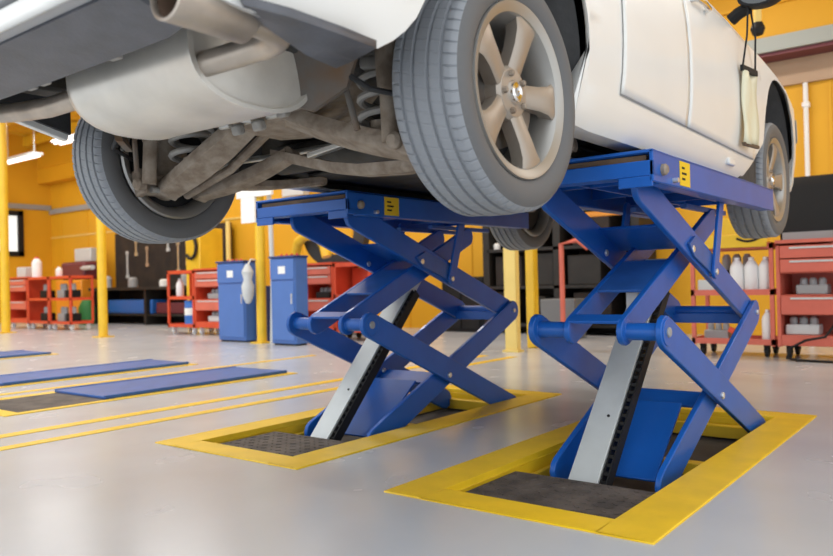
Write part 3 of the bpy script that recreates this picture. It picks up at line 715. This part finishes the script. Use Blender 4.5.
# subframe cross member, drop brackets, anti-roll bar, small pipes
sf = MB(); rr_ = []
for x, zc, h, d in [(-.36, 1.37, .05, .10), (-.28, 1.33, .055, .12), (-.14, 1.285, .05, .14), (0, 1.275, .05, .15), (.14, 1.285, .05, .14), (.28, 1.33, .055, .12), (.36, 1.37, .05, .10)]:
    rr_.append([(XC+x, 1.74+d*a, zc+h*b_) for a, b_ in ((-1, -.6), (-.8, -1), (.8, -1), (1, -.6), (1, .6), (.8, 1), (-.8, 1), (-1, .6))])
sf.loft(rr_); sf.build('subframe', M['rust'], car, auto=30)
for x in (-.13, -.02, .1): MB().box((XC+x, 1.60, 1.275), (.05, .035, .075), Matrix.Rotation(.2, 3, 'X')).build('subframe_bracket', M['alu'], car, bevel=.006)
MB().tube([(XC-.62, 1.9, 1.18), (XC-.55, 1.98, 1.22), (XC-.4, 2.02, 1.225), (XC+.4, 2.02, 1.225), (XC+.55, 1.98, 1.22), (XC+.62, 1.9, 1.18)], .012, 12).build('anti_roll_bar', M['alu'], car)
MB().tube([(XC-.5, 2.18, 1.24), (XC+.5, 2.18, 1.24)], .06, 18).build('fuel_tank_edge', M['dark'], car)
MB().tube([(XC+.3, 1.9, 1.30), (XC+.42, 2.1, 1.27), (XC+.5, 2.6, 1.21), (XC+.5, 3.8, 1.21)], .006, 6).build('brake_pipe', M['steelgrey'], car)
for sx in (1, -1):
    X2 = lambda d: XC+sx*d
    MB().tube([(X2(.12), 1.78, 1.255), (X2(.36), 1.80, 1.15), (X2(.60), 1.78, 1.075)], .017, 10).build('link_rod', M['rust'], car)
    MB().beam((X2(.30), 1.645, 1.185), (X2(.56), 1.665, 1.10), .012, .035, (0, -.3, -1)).build('arm_rib', M['rust'], car, bevel=.003)
    MB().box((X2(.63), 1.60, 1.11), (.05, .03, .10), Matrix.Rotation(.3*sx, 3, 'Y')).build('knuckle_bracket', M['rust'], car, bevel=.008)
    MB().lathe([(0, 0), (.02, 0), (.024, .01), (.024, .03), (.015, .04), (0, .04)], (X2(.60), 1.60, 1.10), (0, -1, 0), 16).build('bush', M['rust'], car)
    MB().tube([(X2(.52), 1.52, 1.13), (X2(.50), 1.50, 1.24), (X2(.36), 1.49, 1.30), (X2(.30), 1.52, 1.36)], .009, 8).build('drop_link', M['rust_dark'], car)
    MB().box((X2(.22), 1.56, 1.30), (.07, .05, .09), Matrix.Rotation(.4, 3, 'X')).build('mount_bush', M['alu'], car, bevel=.012)
MB().tube([(XC-.45, 1.52, 1.30), (XC-.25, 1.5, 1.26), (XC-.1, 1.55, 1.28)], .009, 8).build('handbrake_cable', M['rubber'], car)

# document pouch hung from the door mirror
pz = thing('document_pouch', 'yellowed clear plastic pouch hanging on two dark straps from the door mirror', 'pouch', (-.935, 3.82, 1.33))
pm = MB(); g = []
PX = lambda f: -.953+.022*f
PYF = lambda f: 3.77+.165*f
for i in range(7):
    for k in range(9):
        g.append((PX(i/6)+.006*math.sin(i*1.1)+.005*math.sin(k*.9+i), PYF(i/6), 1.335+.345*k/8))
pm.add(g, [(i*9+k, i*9+k+1, (i+1)*9+k+1, (i+1)*9+k) for i in range(6) for k in range(8)], 0, True); pm.build('sleeve', M['pouchm'], pz, solid=.006)
MB().beam((PX(-.03), PYF(-.03), 1.69), (PX(1.03), PYF(1.03), 1.69), .03, .016, (1, 0, 0)).build('top_bar', M['black'], pz, bevel=.003)
MB().beam((PX(-.02), PYF(-.02), 1.333), (PX(1.02), PYF(1.02), 1.333), .014, .014, (1, 0, 0)).build('hem', M['wood'], pz)
for f in (.06, .94): MB().tube([(PX(f), PYF(f), 1.70), (PX(f)+.015, (PYF(f)+3.84)/2, 1.85), (-.935, 3.85+.04*(f-.5), 2.0)], .005, 6).build('strap', M['black'], pz)

# ------------------------------------------------------------------ lowered lifts in the next bays
def low_bay(x0, x1, y0, y1, label):
    cx = (x0+x1)/2
    t_ = thing('lowered_lift', label, 'car lift', (cx, y0, 0), 'lowered lifts sunk in the floor')
    b_ = .10; f = MB()
    for a, c_, d_, e in [(x0, x0+b_, y0, y1), (x1-b_, x1, y0, y1), (x0+b_, x1-b_, y0, y0+b_), (x0+b_, x1-b_, y1-b_, y1)]: f.bb(a, c_, d_, e, .0005, .005)
    f.build('pit_frame', M['yfloor'], t_)
    MB().bb(x0+b_, x1-.06, y0+b_, y0+.72, .001, .006).build('cover_plate', M['plate'], t_)
    p = MB(); p.bb(x0+.07, x1-.07, y0+.66, y1-.05, .006, .024)
    for xx in (x0+.07, x1-.09): p.bb(xx, xx+.02, y0+.66, y1-.05, .02, .03)
    p.build('platform', M['blue_dull'], t_, bevel=.004)
low_bay(-5.38, -4.58, 2.02, 4.32, 'lowered blue lift platform nearest the yellow floor lines, with dark plate at its near end')
low_bay(-6.72, -5.98, 2.0, 4.38, 'second lowered blue lift platform from the yellow floor lines, just behind the nearest one')
low_bay(-9.3, -8.5, 1.9, 4.35, 'lowered lift platform farthest from the viewer, near the left edge')

# ------------------------------------------------------------------ posts
def post(x, y, r_, label, name='yellow_post', h=4.3):
    t_ = thing(name, label, 'post', (x, y, 0), 'yellow posts along the bays')
    MB().lathe([(0, 0), (r_, 0), (r_, h), (0, h)], (x, y, 0), (0, 0, 1), 20).build('shaft', M['ysteel'], t_)
    MB().bb(x-r_*1.7, x+r_*1.7, y-r_*1.7, y+r_*1.7, 0, .015).build('foot_plate', M['ysteel'], t_)
    return t_
post(-13.95, 6.2, .075, 'yellow round post at the far left beside the red carts')
p2 = post(-10.86, 6.25, .068, 'yellow round post between the left red carts and the orange red cart')
p3 = post(-7.44, 6.42, .062, 'yellow round post standing between the two blue cabinets')
# square lift column in the middle with a second leg behind
t_ = thing('lift_column', 'pale yellow square column standing between the two raised lifts', 'column', (-3.93, 6.6, 0))
MB().bb(-3.99, -3.85, 6.60, 6.68, 0, 4.3).build('shaft', M['ypale'], t_, bevel=.01)
MB().bb(-4.01, -3.83, 6.58, 6.70, 0, .02).build('foot_plate', M['ypale'], t_)
t_ = thing('lift_column', 'darker yellow column just behind the pale square column', 'column', (-3.98, 7.0, 0))
MB().bb(-4.0, -3.90, 7.06, 7.16, 0, 4.3).build('shaft', M['ysteel'], t_, bevel=.01)

# ------------------------------------------------------------------ tool carts
def caster(mb_parent, x, y, mm='black'):
    o = MB(); o.lathe([(0, -.016), (.038, -.016), (.044, -.010), (.044, .010), (.038, .016), (0, .016)], (x, y, .045), (1, 0, 0), 18); o.box((x, y, .095), (.045, .05, .02)); o.box((x-.022, y, .07), (.004, .035, .05)); o.box((x+.022, y, .07), (.004, .035, .05))
    o.build('caster', M[mm], mb_parent)
def open_cart(x, y, wd, label, mm='red', h=.99, dp=.45, wheel='black'):
    t_ = thing('shelf_cart', label, 'tool cart', (x, y, 0), 'red workshop carts')
    p = .035
    for sx in (-1, 1):
        for sy in (0, 1): MB().box((x+sx*(wd/2-p/2), y+sy*(dp-p)+p/2, (h+.1)/2), (p, p, h-.1)).build('post', M[mm], t_, bevel=.004)
    for z in (.13, .56, h-.03):
        s_ = MB(); s_.bb(x-wd/2+.002, x+wd/2-.002, y+.002, y+dp-.002, z-.01, z+.005)
        s_.bb(x-wd/2, x+wd/2, y, y+.012, z-.02, z+.03); s_.bb(x-wd/2, x+wd/2, y+dp-.012, y+dp, z-.02, z+.03)
        for sx in (-1, 1): s_.bb(x+sx*wd/2, x+sx*(wd/2-.012), y, y+dp, z-.02, z+.03)
        s_.build('shelf', M[mm], t_)
    for sx in (-1, 1):
        for sy in (.07, dp-.07): caster(t_, x+sx*(wd/2-.08), y+sy, wheel)
    return t_
def drawer_cart(x, y, wd, label, mm='red', h=.99, dp=.45, wheel='black'):
    t_ = thing('drawer_cart', label, 'tool cart', (x, y, 0), 'red workshop carts')
    b_ = MB()
    for sx in (-1, 1): b_.bb(x+sx*wd/2, x+sx*(wd/2-.03), y, y+dp, .1, h)
    for z in (.11, .19, .37, .53, .72): b_.bb(x-wd/2+.03, x+wd/2-.03, y+.01, y+dp, z, z+.01)
    b_.bb(x-wd/2+.03, x+wd/2-.03, y+.005, y+.02, .11, .2); b_.bb(x-wd/2+.03, x+wd/2-.03, y+dp-.01, y+dp, .1, h-.02)
    b_.build('cabinet', M[mm], t_, bevel=.004)
    for z0, z1 in ((.375, .53), (.73, .84), (.85, .955)):
        d = MB().bb(x-wd/2+.035, x+wd/2-.035, y-.012, y+.012, z0, z1).build('drawer', M['redpale'], t_, bevel=.004)
        MB().bb(x-wd*.35, x+wd*.35, y-.022, y-.010, z1-.028, z1-.012).build('drawer_handle', M['lgrey'], d)
    tp_ = MB(); tp_.bb(x-wd/2, x+wd/2, y-.015, y+dp, h-.03, h-.015)
    for a in ((x-wd/2, x+wd/2, y-.015, y), (x-wd/2, x+wd/2, y+dp-.012, y+dp), (x-wd/2, x-wd/2+.012, y, y+dp), (x+wd/2-.012, x+wd/2, y, y+dp)): tp_.bb(*a, h-.03, h+.015)
    tp_.build('top_tray', M[mm], t_)
    for sx in (-1, 1):
        for sy in (.07, dp-.07): caster(t_, x+sx*(wd/2-.08), y+sy, wheel)
    return t_
def bottle(x, y, z, r_, h, label, group=None, mm='bottle', capm='bottle'):
    t_ = thing('bottle', label, 'bottle', (x, y, z), group)
    MB().lathe([(0, 0), (r_*.95, 0), (r_, .006), (r_, h*.70), (r_*.9, h*.77), (r_*.5, h*.90), (r_*.34, h*.92), (r_*.34, h*.93), (0, h*.93)], (x, y, z), (0, 0, 1), 20).build('flask', M[mm], t_)
    MB().lathe([(0, 0), (r_*.42, 0), (r_*.40, h*.08), (0, h*.08)], (x, y, z+h*.92), (0, 0, 1), 14).build('bottle_cap', M[capm], t_)
def engine_lump(x, y, z, wd, h, label, name='gear_part', mm='grey', cat='engine part'):
    t_ = thing(name, label, cat, (x, y, z))
    mb = MB(); mb.bb(x-wd/2, x+wd/2, y-.08, y+.1, z, z+h*.55); mb.build('housing', M[mm], t_, bevel=.012)
    mb = MB()
    for k in range(3): mb.lathe([(0, 0), (wd*.13, 0), (wd*.13, h*.35), (wd*.07, h*.45), (0, h*.45)], (x-wd*.3+wd*.3*k, y-.0, z+h*.5), (0, 0, 1), 14)
    mb.build('stud', M['alu' if k % 2 else 'grey'], t_)
# right pair
open_cart(-1.91, 7.0, .70, 'red open shelf cart holding white bottles, right of the nearer lift', 'redpale')
drawer_cart(-1.17, 7.0, .74, 'red drawer cart at the right edge carrying the black box', 'redpale')
for i, x in enumerate((-1.885, -1.765, -1.645)):
    bottle(x, 7.12, .566, .060, .305, ('leftmost', 'middle', 'rightmost')[i]+' of three white bottles on the middle shelf of the right red cart', 'white bottles on the red shelf cart')
bottle(-1.635, 7.10, .136, .05, .275, 'single white bottle on the bottom shelf of the right red cart', 'white bottles on the red shelf cart')
engine_lump(-1.93, 7.29, .566, .30, .36, 'black machine part behind the white bottles on the right red cart', mm='black')
engine_lump(-2.08, 7.2, .136, .22, .16, 'dark grey part on the bottom shelf of the right red cart')
o = MB().bb(-2.2, -2.03, 7.02, 7.16, .568, .68).build('carton', M['lgrey'], bevel=.004); tag(o, 'pale cardboard carton at the left of the middle shelf of the right cart', 'box')
o = MB().box((-1.93, 7.08, .142), (.08, .06, .012)).box((-1.88, 7.09, .196), (.18, .03, .05), Matrix.Rotation(.5, 3, 'Y')).build('red_jack', M['red'], bevel=.006); tag(o, 'small red jack on the bottom shelf of the right red cart', 'jack')
engine_lump(-1.28, 7.14, .56+.03-.05, .24, .15, 'grey machine part in the upper gap of the right drawer cart')
engine_lump(-1.36, 7.14, .20, .26, .16, 'silver grey machine part in the lower gap of the right drawer cart', mm='lgrey')
# yellow press frame on top of the open cart
t_ = thing('yellow_press', 'yellow tool with a dark curved slot lying on the right red shelf cart', 'tool', (-1.93, 7.05, .98))
MB().bb(-2.13, -1.60, 6.955, 6.985, .955, 1.07).bb(-2.13, -1.60, 6.98, 7.12, .992, 1.005).build('plate', M['ysteel'], t_, bevel=.01)
MB().prism([(-2.0, 1.0), (-1.86, 1.0), (-1.86, 1.11), (-1.93, 1.22), (-1.97, 1.22)], lambda a, b_, d: (a, d, b_), 7.0, 7.05).build('upright', M['ysteel'], t_, bevel=.004)
s_ = MB(); s_.tube([(-1.84+.19*(i/10), 6.952, 1.035-.028*math.sin(PI*i/10)) for i in range(11)], .010, 8); s_.build('slot', M['black'], t_)
# black box on the drawer cart
t_ = thing('black_case', 'large black rounded case standing on the right red drawer cart', 'case', (-1.22, 7.25, .985))
rr_ = []
for z, f, g_ in [(0, .92, .95), (.02, .98, 1), (.10, 1, 1), (.46, .98, .85), (.54, .93, .7), (.565, .86, .6)]:
    hw_, hd = .33*f, .16*g_; ring_ = []
    for sx, sy in ((1, 1), (-1, 1), (-1, -1), (1, -1)):
        for k in range(4):
            a = (0 if (sx, sy) == (1, 1) else PI/2 if (sx, sy) == (-1, 1) else PI if (sx, sy) == (-1, -1) else 1.5*PI) + PI/2*k/3
            ring_.append((-1.20+sx*(hw_-.05)+.05*math.cos(a), 7.25+sy*(hd-.04)+.04*math.sin(a), .978+z))
    rr_.append(ring_)
MB().loft(rr_).build('shell', M['black'], t_, auto=40)
MB().bb(-1.5, -.9, 7.088, 7.10, 1.0, 1.07).build('base_band', M['grey'], t_)
bottle(-1.05, 7.06, .98, .03, .13, 'small white pot standing in front of the black case', 'white bottles on the red shelf cart')
# hose trailing from the cart
o = MB().tube([(-1.1, 7.0, .30), (-1.16, 6.9, .2), (-1.3, 6.86, .17), (-1.42, 6.88, .10), (-1.44, 6.86, .02), (-1.35, 6.8, .012), (-.9, 6.75, .012)], .011, 8).build('black_cable', M['black']); tag(o, 'black cable hanging in front of the right red drawer cart', 'cable')
# left groups
drawer_cart(-15.35, 7.05, .80, 'red drawer cart farthest left, beside the far left yellow post', wheel='bottle')
open_cart(-14.53, 7.05, .80, 'red shelf cart in the middle of the far left row', wheel='bottle')
open_cart(-13.72, 7.05, .78, 'red shelf cart at the right end of the far left row', wheel='bottle')
bottle(-14.85, 7.2, .97, .09, .42, 'tall white bottle with a red top on the far left red carts', mm='bottle', capm='red')
bottle(-14.0, 7.2, .97, .06, .2, 'small white pot on the rightmost far left red cart')
o = MB().bb(-15.5, -15.15, 7.12, 7.4, .979, 1.2).build('grey_box', M['lgrey'], bevel=.01); tag(o, 'light grey box on the far left drawer cart', 'box')
for i, (x, c_) in enumerate(((-14.5, 'black'), (-13.86, 'grey'), (-13.56, 'black'))):
    for z in (.136, .566): engine_lump(x, 7.22, z, .24, .3, ['dark part on the left of the far left shelf carts', 'grey part on the rightmost far left shelf cart', 'black part at the right end of the far left shelf carts'][i] + (', lower shelf' if z < .3 else ', middle shelf'), mm=c_)
open_cart(-10.14, 7.12, .68, 'orange red shelf cart holding a blue drum', wheel='bottle'); drawer_cart(-9.43, 7.12, .70, 'orange red drawer cart left of the blue cabinets', wheel='bottle')
t_ = thing('oil_drum', 'small blue drum with a white label on the orange red shelf cart', 'drum', (-10.02, 7.25, .136))
MB().lathe([(0, 0), (.13, 0), (.135, .01), (.13, .02), (.13, .13), (.136, .14), (.13, .15), (.13, .28), (.136, .29), (.13, .30), (.13, .37), (.136, .38), (.12, .385), (0, .38)], (-10.02, 7.27, .136), (0, 0, 1), 24).build('shell', M['bblue'], t_)
lb = MB(); lb.loft([[(-10.02+.132*math.cos(a), 7.27+.132*math.sin(a), z) for a in [math.radians(-150+10*i) for i in range(13)]] for z in (.136+.16, .136+.27)], closed=False); lb.build('drum_label', M['paper'], t_)
bottle(-10.32, 7.25, .566, .06, .30, 'white bottle on the middle shelf of the orange red shelf cart')
for i, (z, c_) in enumerate(((.54, 'dark grey part in the upper gap of the orange red drawer cart'), (.2, 'light grey part in the lower gap of the orange red drawer cart'))): engine_lump(-9.4, 7.27, z, .3, .16, c_, mm=('grey', 'lgrey')[i])
drawer_cart(-7.12, 7.1, .56, 'red drawer cart right of the second blue cabinet, behind the farther lift'); open_cart(-6.52, 7.1, .62, 'red shelf cart behind the farther lift, right of the drawer cart')
engine_lump(-7.1, 7.25, .54, .25, .15, 'dark part in the gap of the drawer cart behind the farther lift', mm='black')
o = MB().bb(-6.78, -6.26, 7.4, 7.5, .566, .93).build('red_tool_case', M['red'], bevel=.01); tag(o, 'dark red flat case standing on the shelf cart behind the farther lift', 'case')

# blue control cabinets
def cabinet(x0, x1, y, h, label):
    t_ = thing('control_cabinet', label, 'cabinet', ((x0+x1)/2, y+.2, 0), 'blue control cabinets')
    MB().bb(x0, x1, y, y+.20, .02, h).build('housing', M['cabblue'], t_, bevel=.006)
    d = MB().bb(x0+.02, x1-.02, y-.016, y+.002, .06, h-.28).build('door', M['cabblue'], t_, bevel=.004)
    MB().bb(x1-.06, x1-.045, y-.028, y-.014, .5, .62).build('door_handle', M['bright'], d)
    MB().bb(x0+.01, x1-.01, y-.02, y+.002, h-.26, h-.01).build('control_panel', M['cabblue'], t_, bevel=.006)
    MB().bb((x0+x1)/2-.06, (x0+x1)/2+.06, y-.024, y-.018, h-.19, h-.10).build('maker_plate', M['paper'], t_)
    MB().bb(x0-.01, x1+.01, y-.03, y+.21, h, h+.025).build('lid', M['darkblue'], t_, bevel=.004)
    for k in range(4): MB().lathe([(0, 0), (.018, 0), (.018, .02), (.01, .03), (0, .03)], (x0+.09+.09*k, y+.1, h+.024), (0, 0, 1), 12).build('button', M['red'], t_)
    MB().bb(x0+.03, x1-.03, y+.01, y+.19, 0, .03).build('plinth', M['black'], t_)
cabinet(-8.27, -7.72, 6.40, 1.03, 'blue control cabinet left of the yellow post')
cabinet(-7.07, -6.64, 6.26, 1.05, 'blue control cabinet right of the yellow post')
# white notice boards fixed to the middle post
t_ = thing('notice_board', 'white board fixed high on the yellow post between the cabinets', 'board', (-7.44, 6.33, 1.5))
MB().bb(-7.76, -7.10, 6.32, 6.356, 1.84, 2.16).build('panel', M['paper'], t_); MB().bb(-7.68, -7.42, 6.325, 6.354, 1.52, 1.84).build('sheet', M['paper'], t_)
t_ = thing('wiping_rag', 'white rag bundle hung on the yellow post beside the left blue cabinet', 'rag', (-7.47, 6.3, .6))
rg = MB(); rg.lathe([(0, 0), (.03, .01), (.07, .10), (.08, .22), (.05, .30), (.075, .40), (.04, .47), (.02, .5), (0, .5)], (-7.5, 6.26, .50), (0, 0, 1), 14); rg.build('cloth', M['lgrey'], t_)
MB().tube([(-7.5, 6.26, .98), (-7.48, 6.30, 1.06), (-7.45, 6.352, 1.05)], .01, 6).build('hook', M['bright'], t_)
o = MB().tube([(-7.27, 6.44, 0), (-7.26, 6.46, .8), (-7.28, 6.46, 1.5), (-7.29, 6.44, 2.1)], .03, 10).build('grey_pipe', M['lgrey']); tag(o, 'pale grey standing pipe right behind the post between the blue cabinets', 'pipe')
o = MB().bb(-7.66, -7.54, 6.56, 6.7, 0, .72).build('blue_bin', M['darkblue'], bevel=.01); tag(o, 'dark blue bin standing behind the yellow post between the blue cabinets', 'bin')

# tyre changer behind the second cabinet
t_ = thing('tire_changer', 'yellow tyre changer with a curved arm behind the second blue cabinet', 'machine', (-7.7, 7.9, 0))
MB().bb(-8.3, -7.3, 7.75, 8.3, 0, .88).build('base', M['grey'], t_, bevel=.02)
MB().tube([(-8.15, 7.75, .8), (-8.15, 7.7, 1.18), (-8.05, 7.66, 1.34), (-7.85, 7.62, 1.42), (-7.62, 7.6, 1.40), (-7.46, 7.58, 1.28), (-7.40, 7.57, 1.10)], .07, 14).build('swing_arm', M['ysteel'], t_)
MB().lathe([(0, 0), (.2, 0), (.2, .06), (.12, .08), (0, .08)], (-7.7, 8.0, .88), (0, 0, 1), 24).build('turntable', M['lgrey'], t_)
t_ = thing('loose_tire', 'black tyre standing upright on the yellow tyre changer', 'tyre', (-7.62, 8.0, .96))
MB().lathe([(.32, -.09), (.45, -.11), (.50, -.09), (.50, .09), (.45, .11), (.32, .09)], (-7.62, 8.0, 1.462), (.3, -1, 0), 44, closed=True).build('casing', M['rubber'], t_)

# yellow lift cabinet with cable, right of the dark tool bench
t_ = thing('yellow_cabinet', 'yellow machine cabinet with a looped black cable behind the orange red carts', 'cabinet', (-11.15, 8.3, 0))
MB().bb(-11.35, -10.95, 8.1, 8.6, 0, 1.75).build('housing', M['ysteel'], t_, bevel=.02)
MB().tube([(-11.25, 8.07, 1.6)]+[(-11.15+.16*math.sin(a), 8.06, 1.42+.2*math.cos(a)) for a in [i*.5 for i in range(9)]], .03, 8).build('cable_loop', M['black'], t_)
o = MB().tube([(-10.55, 8.4, 0), (-10.55, 8.4, 1.85)], .04, 10).build('pale_pole', M['ypale']); tag(o, 'pale yellow pole beside the yellow machine cabinet', 'pole')

# dark tool board and bench on the left
t_ = thing('tool_bench', 'dark cluttered workbench with a tall back board behind the left posts', 'workbench', (-13.3, 9.0, 0))
MB().bb(-15.6, -11.7, 9.30, 9.40, 0, 1.95).build('back_board', M['dkbrown'], t_)
MB().bb(-15.5, -11.5, 8.6, 9.3, .70, .76).build('bench_top', M['shelf'], t_)
for x in (-15.4, -13.5, -11.6): MB().bb(x-.04, x+.04, 8.66, 9.25, 0, .70).build('leg', M['shelf'], t_)
MB().bb(-15.5, -11.5, 8.7, 9.25, .18, .22).build('lower_shelf', M['shelf'], t_)
tools = [(-15.1, 1.25, .5), (-14.75, 1.6, .26), (-14.35, 1.4, .34), (-13.6, 1.62, .2), (-13.25, 1.35, .55), (-12.95, 1.42, .4), (-12.6, 1.5, .3), (-12.2, 1.3, .4)]
nm = ['leftmost', 'second', 'third', 'fourth', 'fifth', 'sixth', 'seventh', 'rightmost']
for i, (x, z, L) in enumerate(tools):
    mb = MB(); mb.bb(x-.02, x+.02, 9.275, 9.295, z-L/2, z+L/2)
    mb.lathe([(.02, 0), (.05, 0), (.05, .02), (.02, .02)], (x, 9.275, z+L/2), (0, 1, 0), 12, closed=True); mb.bb(x-.05, x+.05, 9.275, 9.297, z-L/2-.04, z-L/2+.03)
    o = mb.build('hand_tool', M[('lgrey', 'bright', 'tan')[i % 3]]); tag(o, f'{nm[i]} hand tool from the left hanging on the dark tool board', 'tool', 'hand tools on the dark board')
o = MB().bb(-15.0, -13.4, 8.75, 9.15, .22, .50).build('blue_crate', M['bblue'], bevel=.02); tag(o, 'blue crate on the lower shelf of the dark workbench', 'crate')
o = MB().bb(-13.3, -12.3, 8.78, 9.15, .22, .44).build('red_crate', M['maroon'], bevel=.02); tag(o, 'dark red crate on the lower shelf of the dark workbench', 'crate')
o = MB().lathe([(0, 0), (.16, 0), (.17, .35), (.1, .5), (.04, .52), (0, .52)], (-15.3, 8.45, 0), (0, 0, 1), 18).build('green_canister', M['green']); tag(o, 'green canister on the floor at the left end of the dark workbench', 'canister')
for i, (x, c_, h) in enumerate(((-15.2, 'lgrey', .25), (-14.2, 'grey', .2), (-13.1, 'paper', .14), (-12.4, 'grey', .24), (-11.8, 'bblue', .2))):
    o = MB().lathe([(0, 0), (.1, 0), (.1, h*.8), (.06, h), (0, h)], (x, 8.85, .761), (0, 0, 1), 16).build('bench_can', M[c_]); tag(o, ['light grey can at the left end of the dark workbench', 'grey can left of the middle of the dark workbench', 'white can in the middle of the dark workbench', 'grey can right of the middle of the dark workbench', 'blue can at the right end of the dark workbench'][i], 'can', 'cans on the dark workbench')
# wheel balancer in the far left corner
t_ = thing('wheel_balancer', 'dark wheel balancer with a pale screen behind the far left red carts', 'machine', (-16.3, 8.9, 0))
MB().bb(-16.9, -15.8, 8.6, 9.2, 0, .95).build('base', M['orange'], t_, bevel=.03); MB().bb(-16.85, -15.85, 8.7, 9.1, .95, 1.35).build('hood', M['maroon'], t_, bevel=.06)
MB().bb(-16.7, -16.0, 8.95, 9.1, 1.36, 1.66).build('screen', M['lgrey'], t_, bevel=.02); MB().tube([(-16.0, 8.75, 1.2), (-15.3, 8.6, 1.2)], .05, 10).build('shaft', M['lgrey'], t_)
# fluorescent fittings seen under the roof
def lamp(x, y, z, L, label):
    t_ = thing('ceiling_lamp', label, 'ceiling light', (x, y, z), 'fluorescent ceiling lamps')
    MB().bb(x-L/2, x+L/2, y-.12, y+.12, z, z+.05).build('housing', M['lgrey'], t_)
    for s in (-.06, .06): MB().tube([(x-L/2+.04, y+s, z-.02), (x+L/2-.04, y+s, z-.02)], .022, 8).build('tube', M['tube'], t_)
    for s in (-.8, .8): MB().tube([(x+s*L/2, y, z+.04), (x+s*L/2, y, 4.6)], .008, 6).build('hanger', M['lgrey'], t_)
lamp(-16.9, 7.9, 3.62, 1.5, 'long lit lamp under the roof near the left corner')
lamp(-14.6, 7.9, 3.75, 1.5, 'lit lamp under the roof just left of the raised car tyre')

# things at the back wall, middle and right
t_ = thing('shelf_rack', 'tall dark storage rack against the back wall between the raised lifts', 'rack', (-4.6, 9.1, 0))
for x in (-5.62, -4.55, -3.5): MB().bb(x-.05, x+.05, 8.85, 9.4, 0, 2.15).build('upright', M['shelf'], t_)
for z in (.12, .62, 1.12, 1.62, 2.1): MB().bb(-5.6, -3.5, 8.85, 9.4, z-.02, z+.02).build('shelf', M['shelf'], t_)
MB().bb(-5.62, -3.5, 9.40, 9.44, 0, 2.15).build('back_panel', M['dkbrown'], t_)
racks = [(-5.35, .14, .35, .42, 'shelf'), (-4.9, .14, .3, .36, 'shelf'), (-4.1, .14, .5, .4, 'dkbrown'), (-5.3, .64, .4, .40, 'dkbrown'), (-4.75, .64, .25, .42, 'shelf'), (-4.2, .64, .45, .38, 'shelf'), (-5.2, 1.14, .3, .22, 'grey'), (-4.9, 1.14, .2, .3, 'shelf'), (-4.1, 1.14, .5, .36, 'dkbrown'), (-5.1, 1.64, .5, .3, 'shelf'), (-4.1, 1.64, .5, .36, 'dkbrown')]
wh = {.14: 'bottom', .64: 'second', 1.14: 'third', 1.64: 'top'}; seen = {}
for x, z, wd, h, c_ in racks:
    k = seen.get(z, 0); seen[z] = k+1; nrow = sum(1 for q in racks if q[1] == z)
    pos = ['left', 'right'][k] if nrow == 2 else ['left', 'middle', 'right'][k]
    o = MB().bb(x-wd/2, x+wd/2, 8.9, 9.3, z+.001, z+h).build('storage_box', M[c_], bevel=.01); tag(o, f'dark box at the {pos} of the {wh[z]} shelf of the tall dark rack', 'box', 'boxes on the dark rack')
for i, (x, z) in enumerate(((-5.5, 1.141), (-5.2, 1.361))):
    o = MB().lathe([(0, 0), (.045, 0), (.05, .06), (.02, .09), (0, .09)], (x, 8.95, z), (0, 0, 1), 12).build('white_cup', M['paper']); tag(o, ['white cup at the left end of the third rack shelf', 'white cup on the grey box on the third rack shelf'][i], 'cup', 'cups on the dark rack')
o = MB().bb(-4.45, -4.0, 8.2, 8.5, 0, .48).build('grey_chest', M['steel_dark'], bevel=.01); tag(o, 'grey chest standing on the floor in front of the tall dark rack', 'chest')
o = MB().tube([(-4.05, 8.0, 0), (-4.05, 8.0, 1.12), (-3.85, 8.0, 1.16), (-3.72, 8.0, 1.06)], .03, 10).bb(-4.2, -3.9, 7.9, 8.1, 0, .02).build('pink_stand', M['redpale']); tag(o, 'pinkish bent tube stand in front of the tall dark rack', 'stand')
t_ = thing('swing_arm', 'yellow bar with a square end held out from the darker yellow column', 'lift arm', (-3.95, 7.2, 1.3))
MB().bb(-3.97, -2.7, 7.17, 7.23, 1.34, 1.39).build('bar', M['orange'], t_, bevel=.005); MB().bb(-4.02, -3.86, 7.161, 7.26, 1.28, 1.45).build('end_block', M['orange'], t_, bevel=.01)
t_ = thing('dark_cabinet', 'low black cabinet against the back wall left of the square column', 'cabinet', (-6.0, 9.2, 0))
MB().bb(-6.45, -5.75, 8.95, 9.4, 0, .78).build('housing', M['black'], t_, bevel=.01); MB().bb(-6.40, -6.12, 8.93, 8.955, .05, .72).build('door', M['black'], t_, bevel=.004); MB().bb(-6.08, -5.80, 8.93, 8.955, .05, .72).build('door', M['black'], t_, bevel=.004)
o = MB().bb(-10.2, -9.66, 9.33, 9.495, 2.3, 2.66).build('junction_box', M['lgrey'], bevel=.01); tag(o, 'light grey box on the back wall above the farther lift', 'junction box')
o = MB().tube([(-1.72, WALLY-.06, 0), (-1.72, WALLY-.06, 2.85)], .026, 12).bb(-1.755, -1.685, WALLY-.09, WALLY-.005, 2.58, 2.63).build('downpipe', M['paper']); tag(o, 'thin pale pipe running down the yellow wall at the right', 'pipe')
t_ = thing('hanging_hose', 'pale hose with a black ball end hanging from the roof at top right', 'hose', (-1.75, 7.5, 3.0))
MB().tube([(-1.75, 7.5, 4.55), (-1.74, 7.5, 3.6), (-1.75, 7.5, 3.02)], .035, 10).build('tube', M['ypale'], t_)
MB().lathe([(0, -.07), (.045, -.055), (.065, 0), (.045, .055), (0, .07)], (-1.75, 7.5, 2.98), (0, 0, 1), 16).build('ball_end', M['black'], t_)
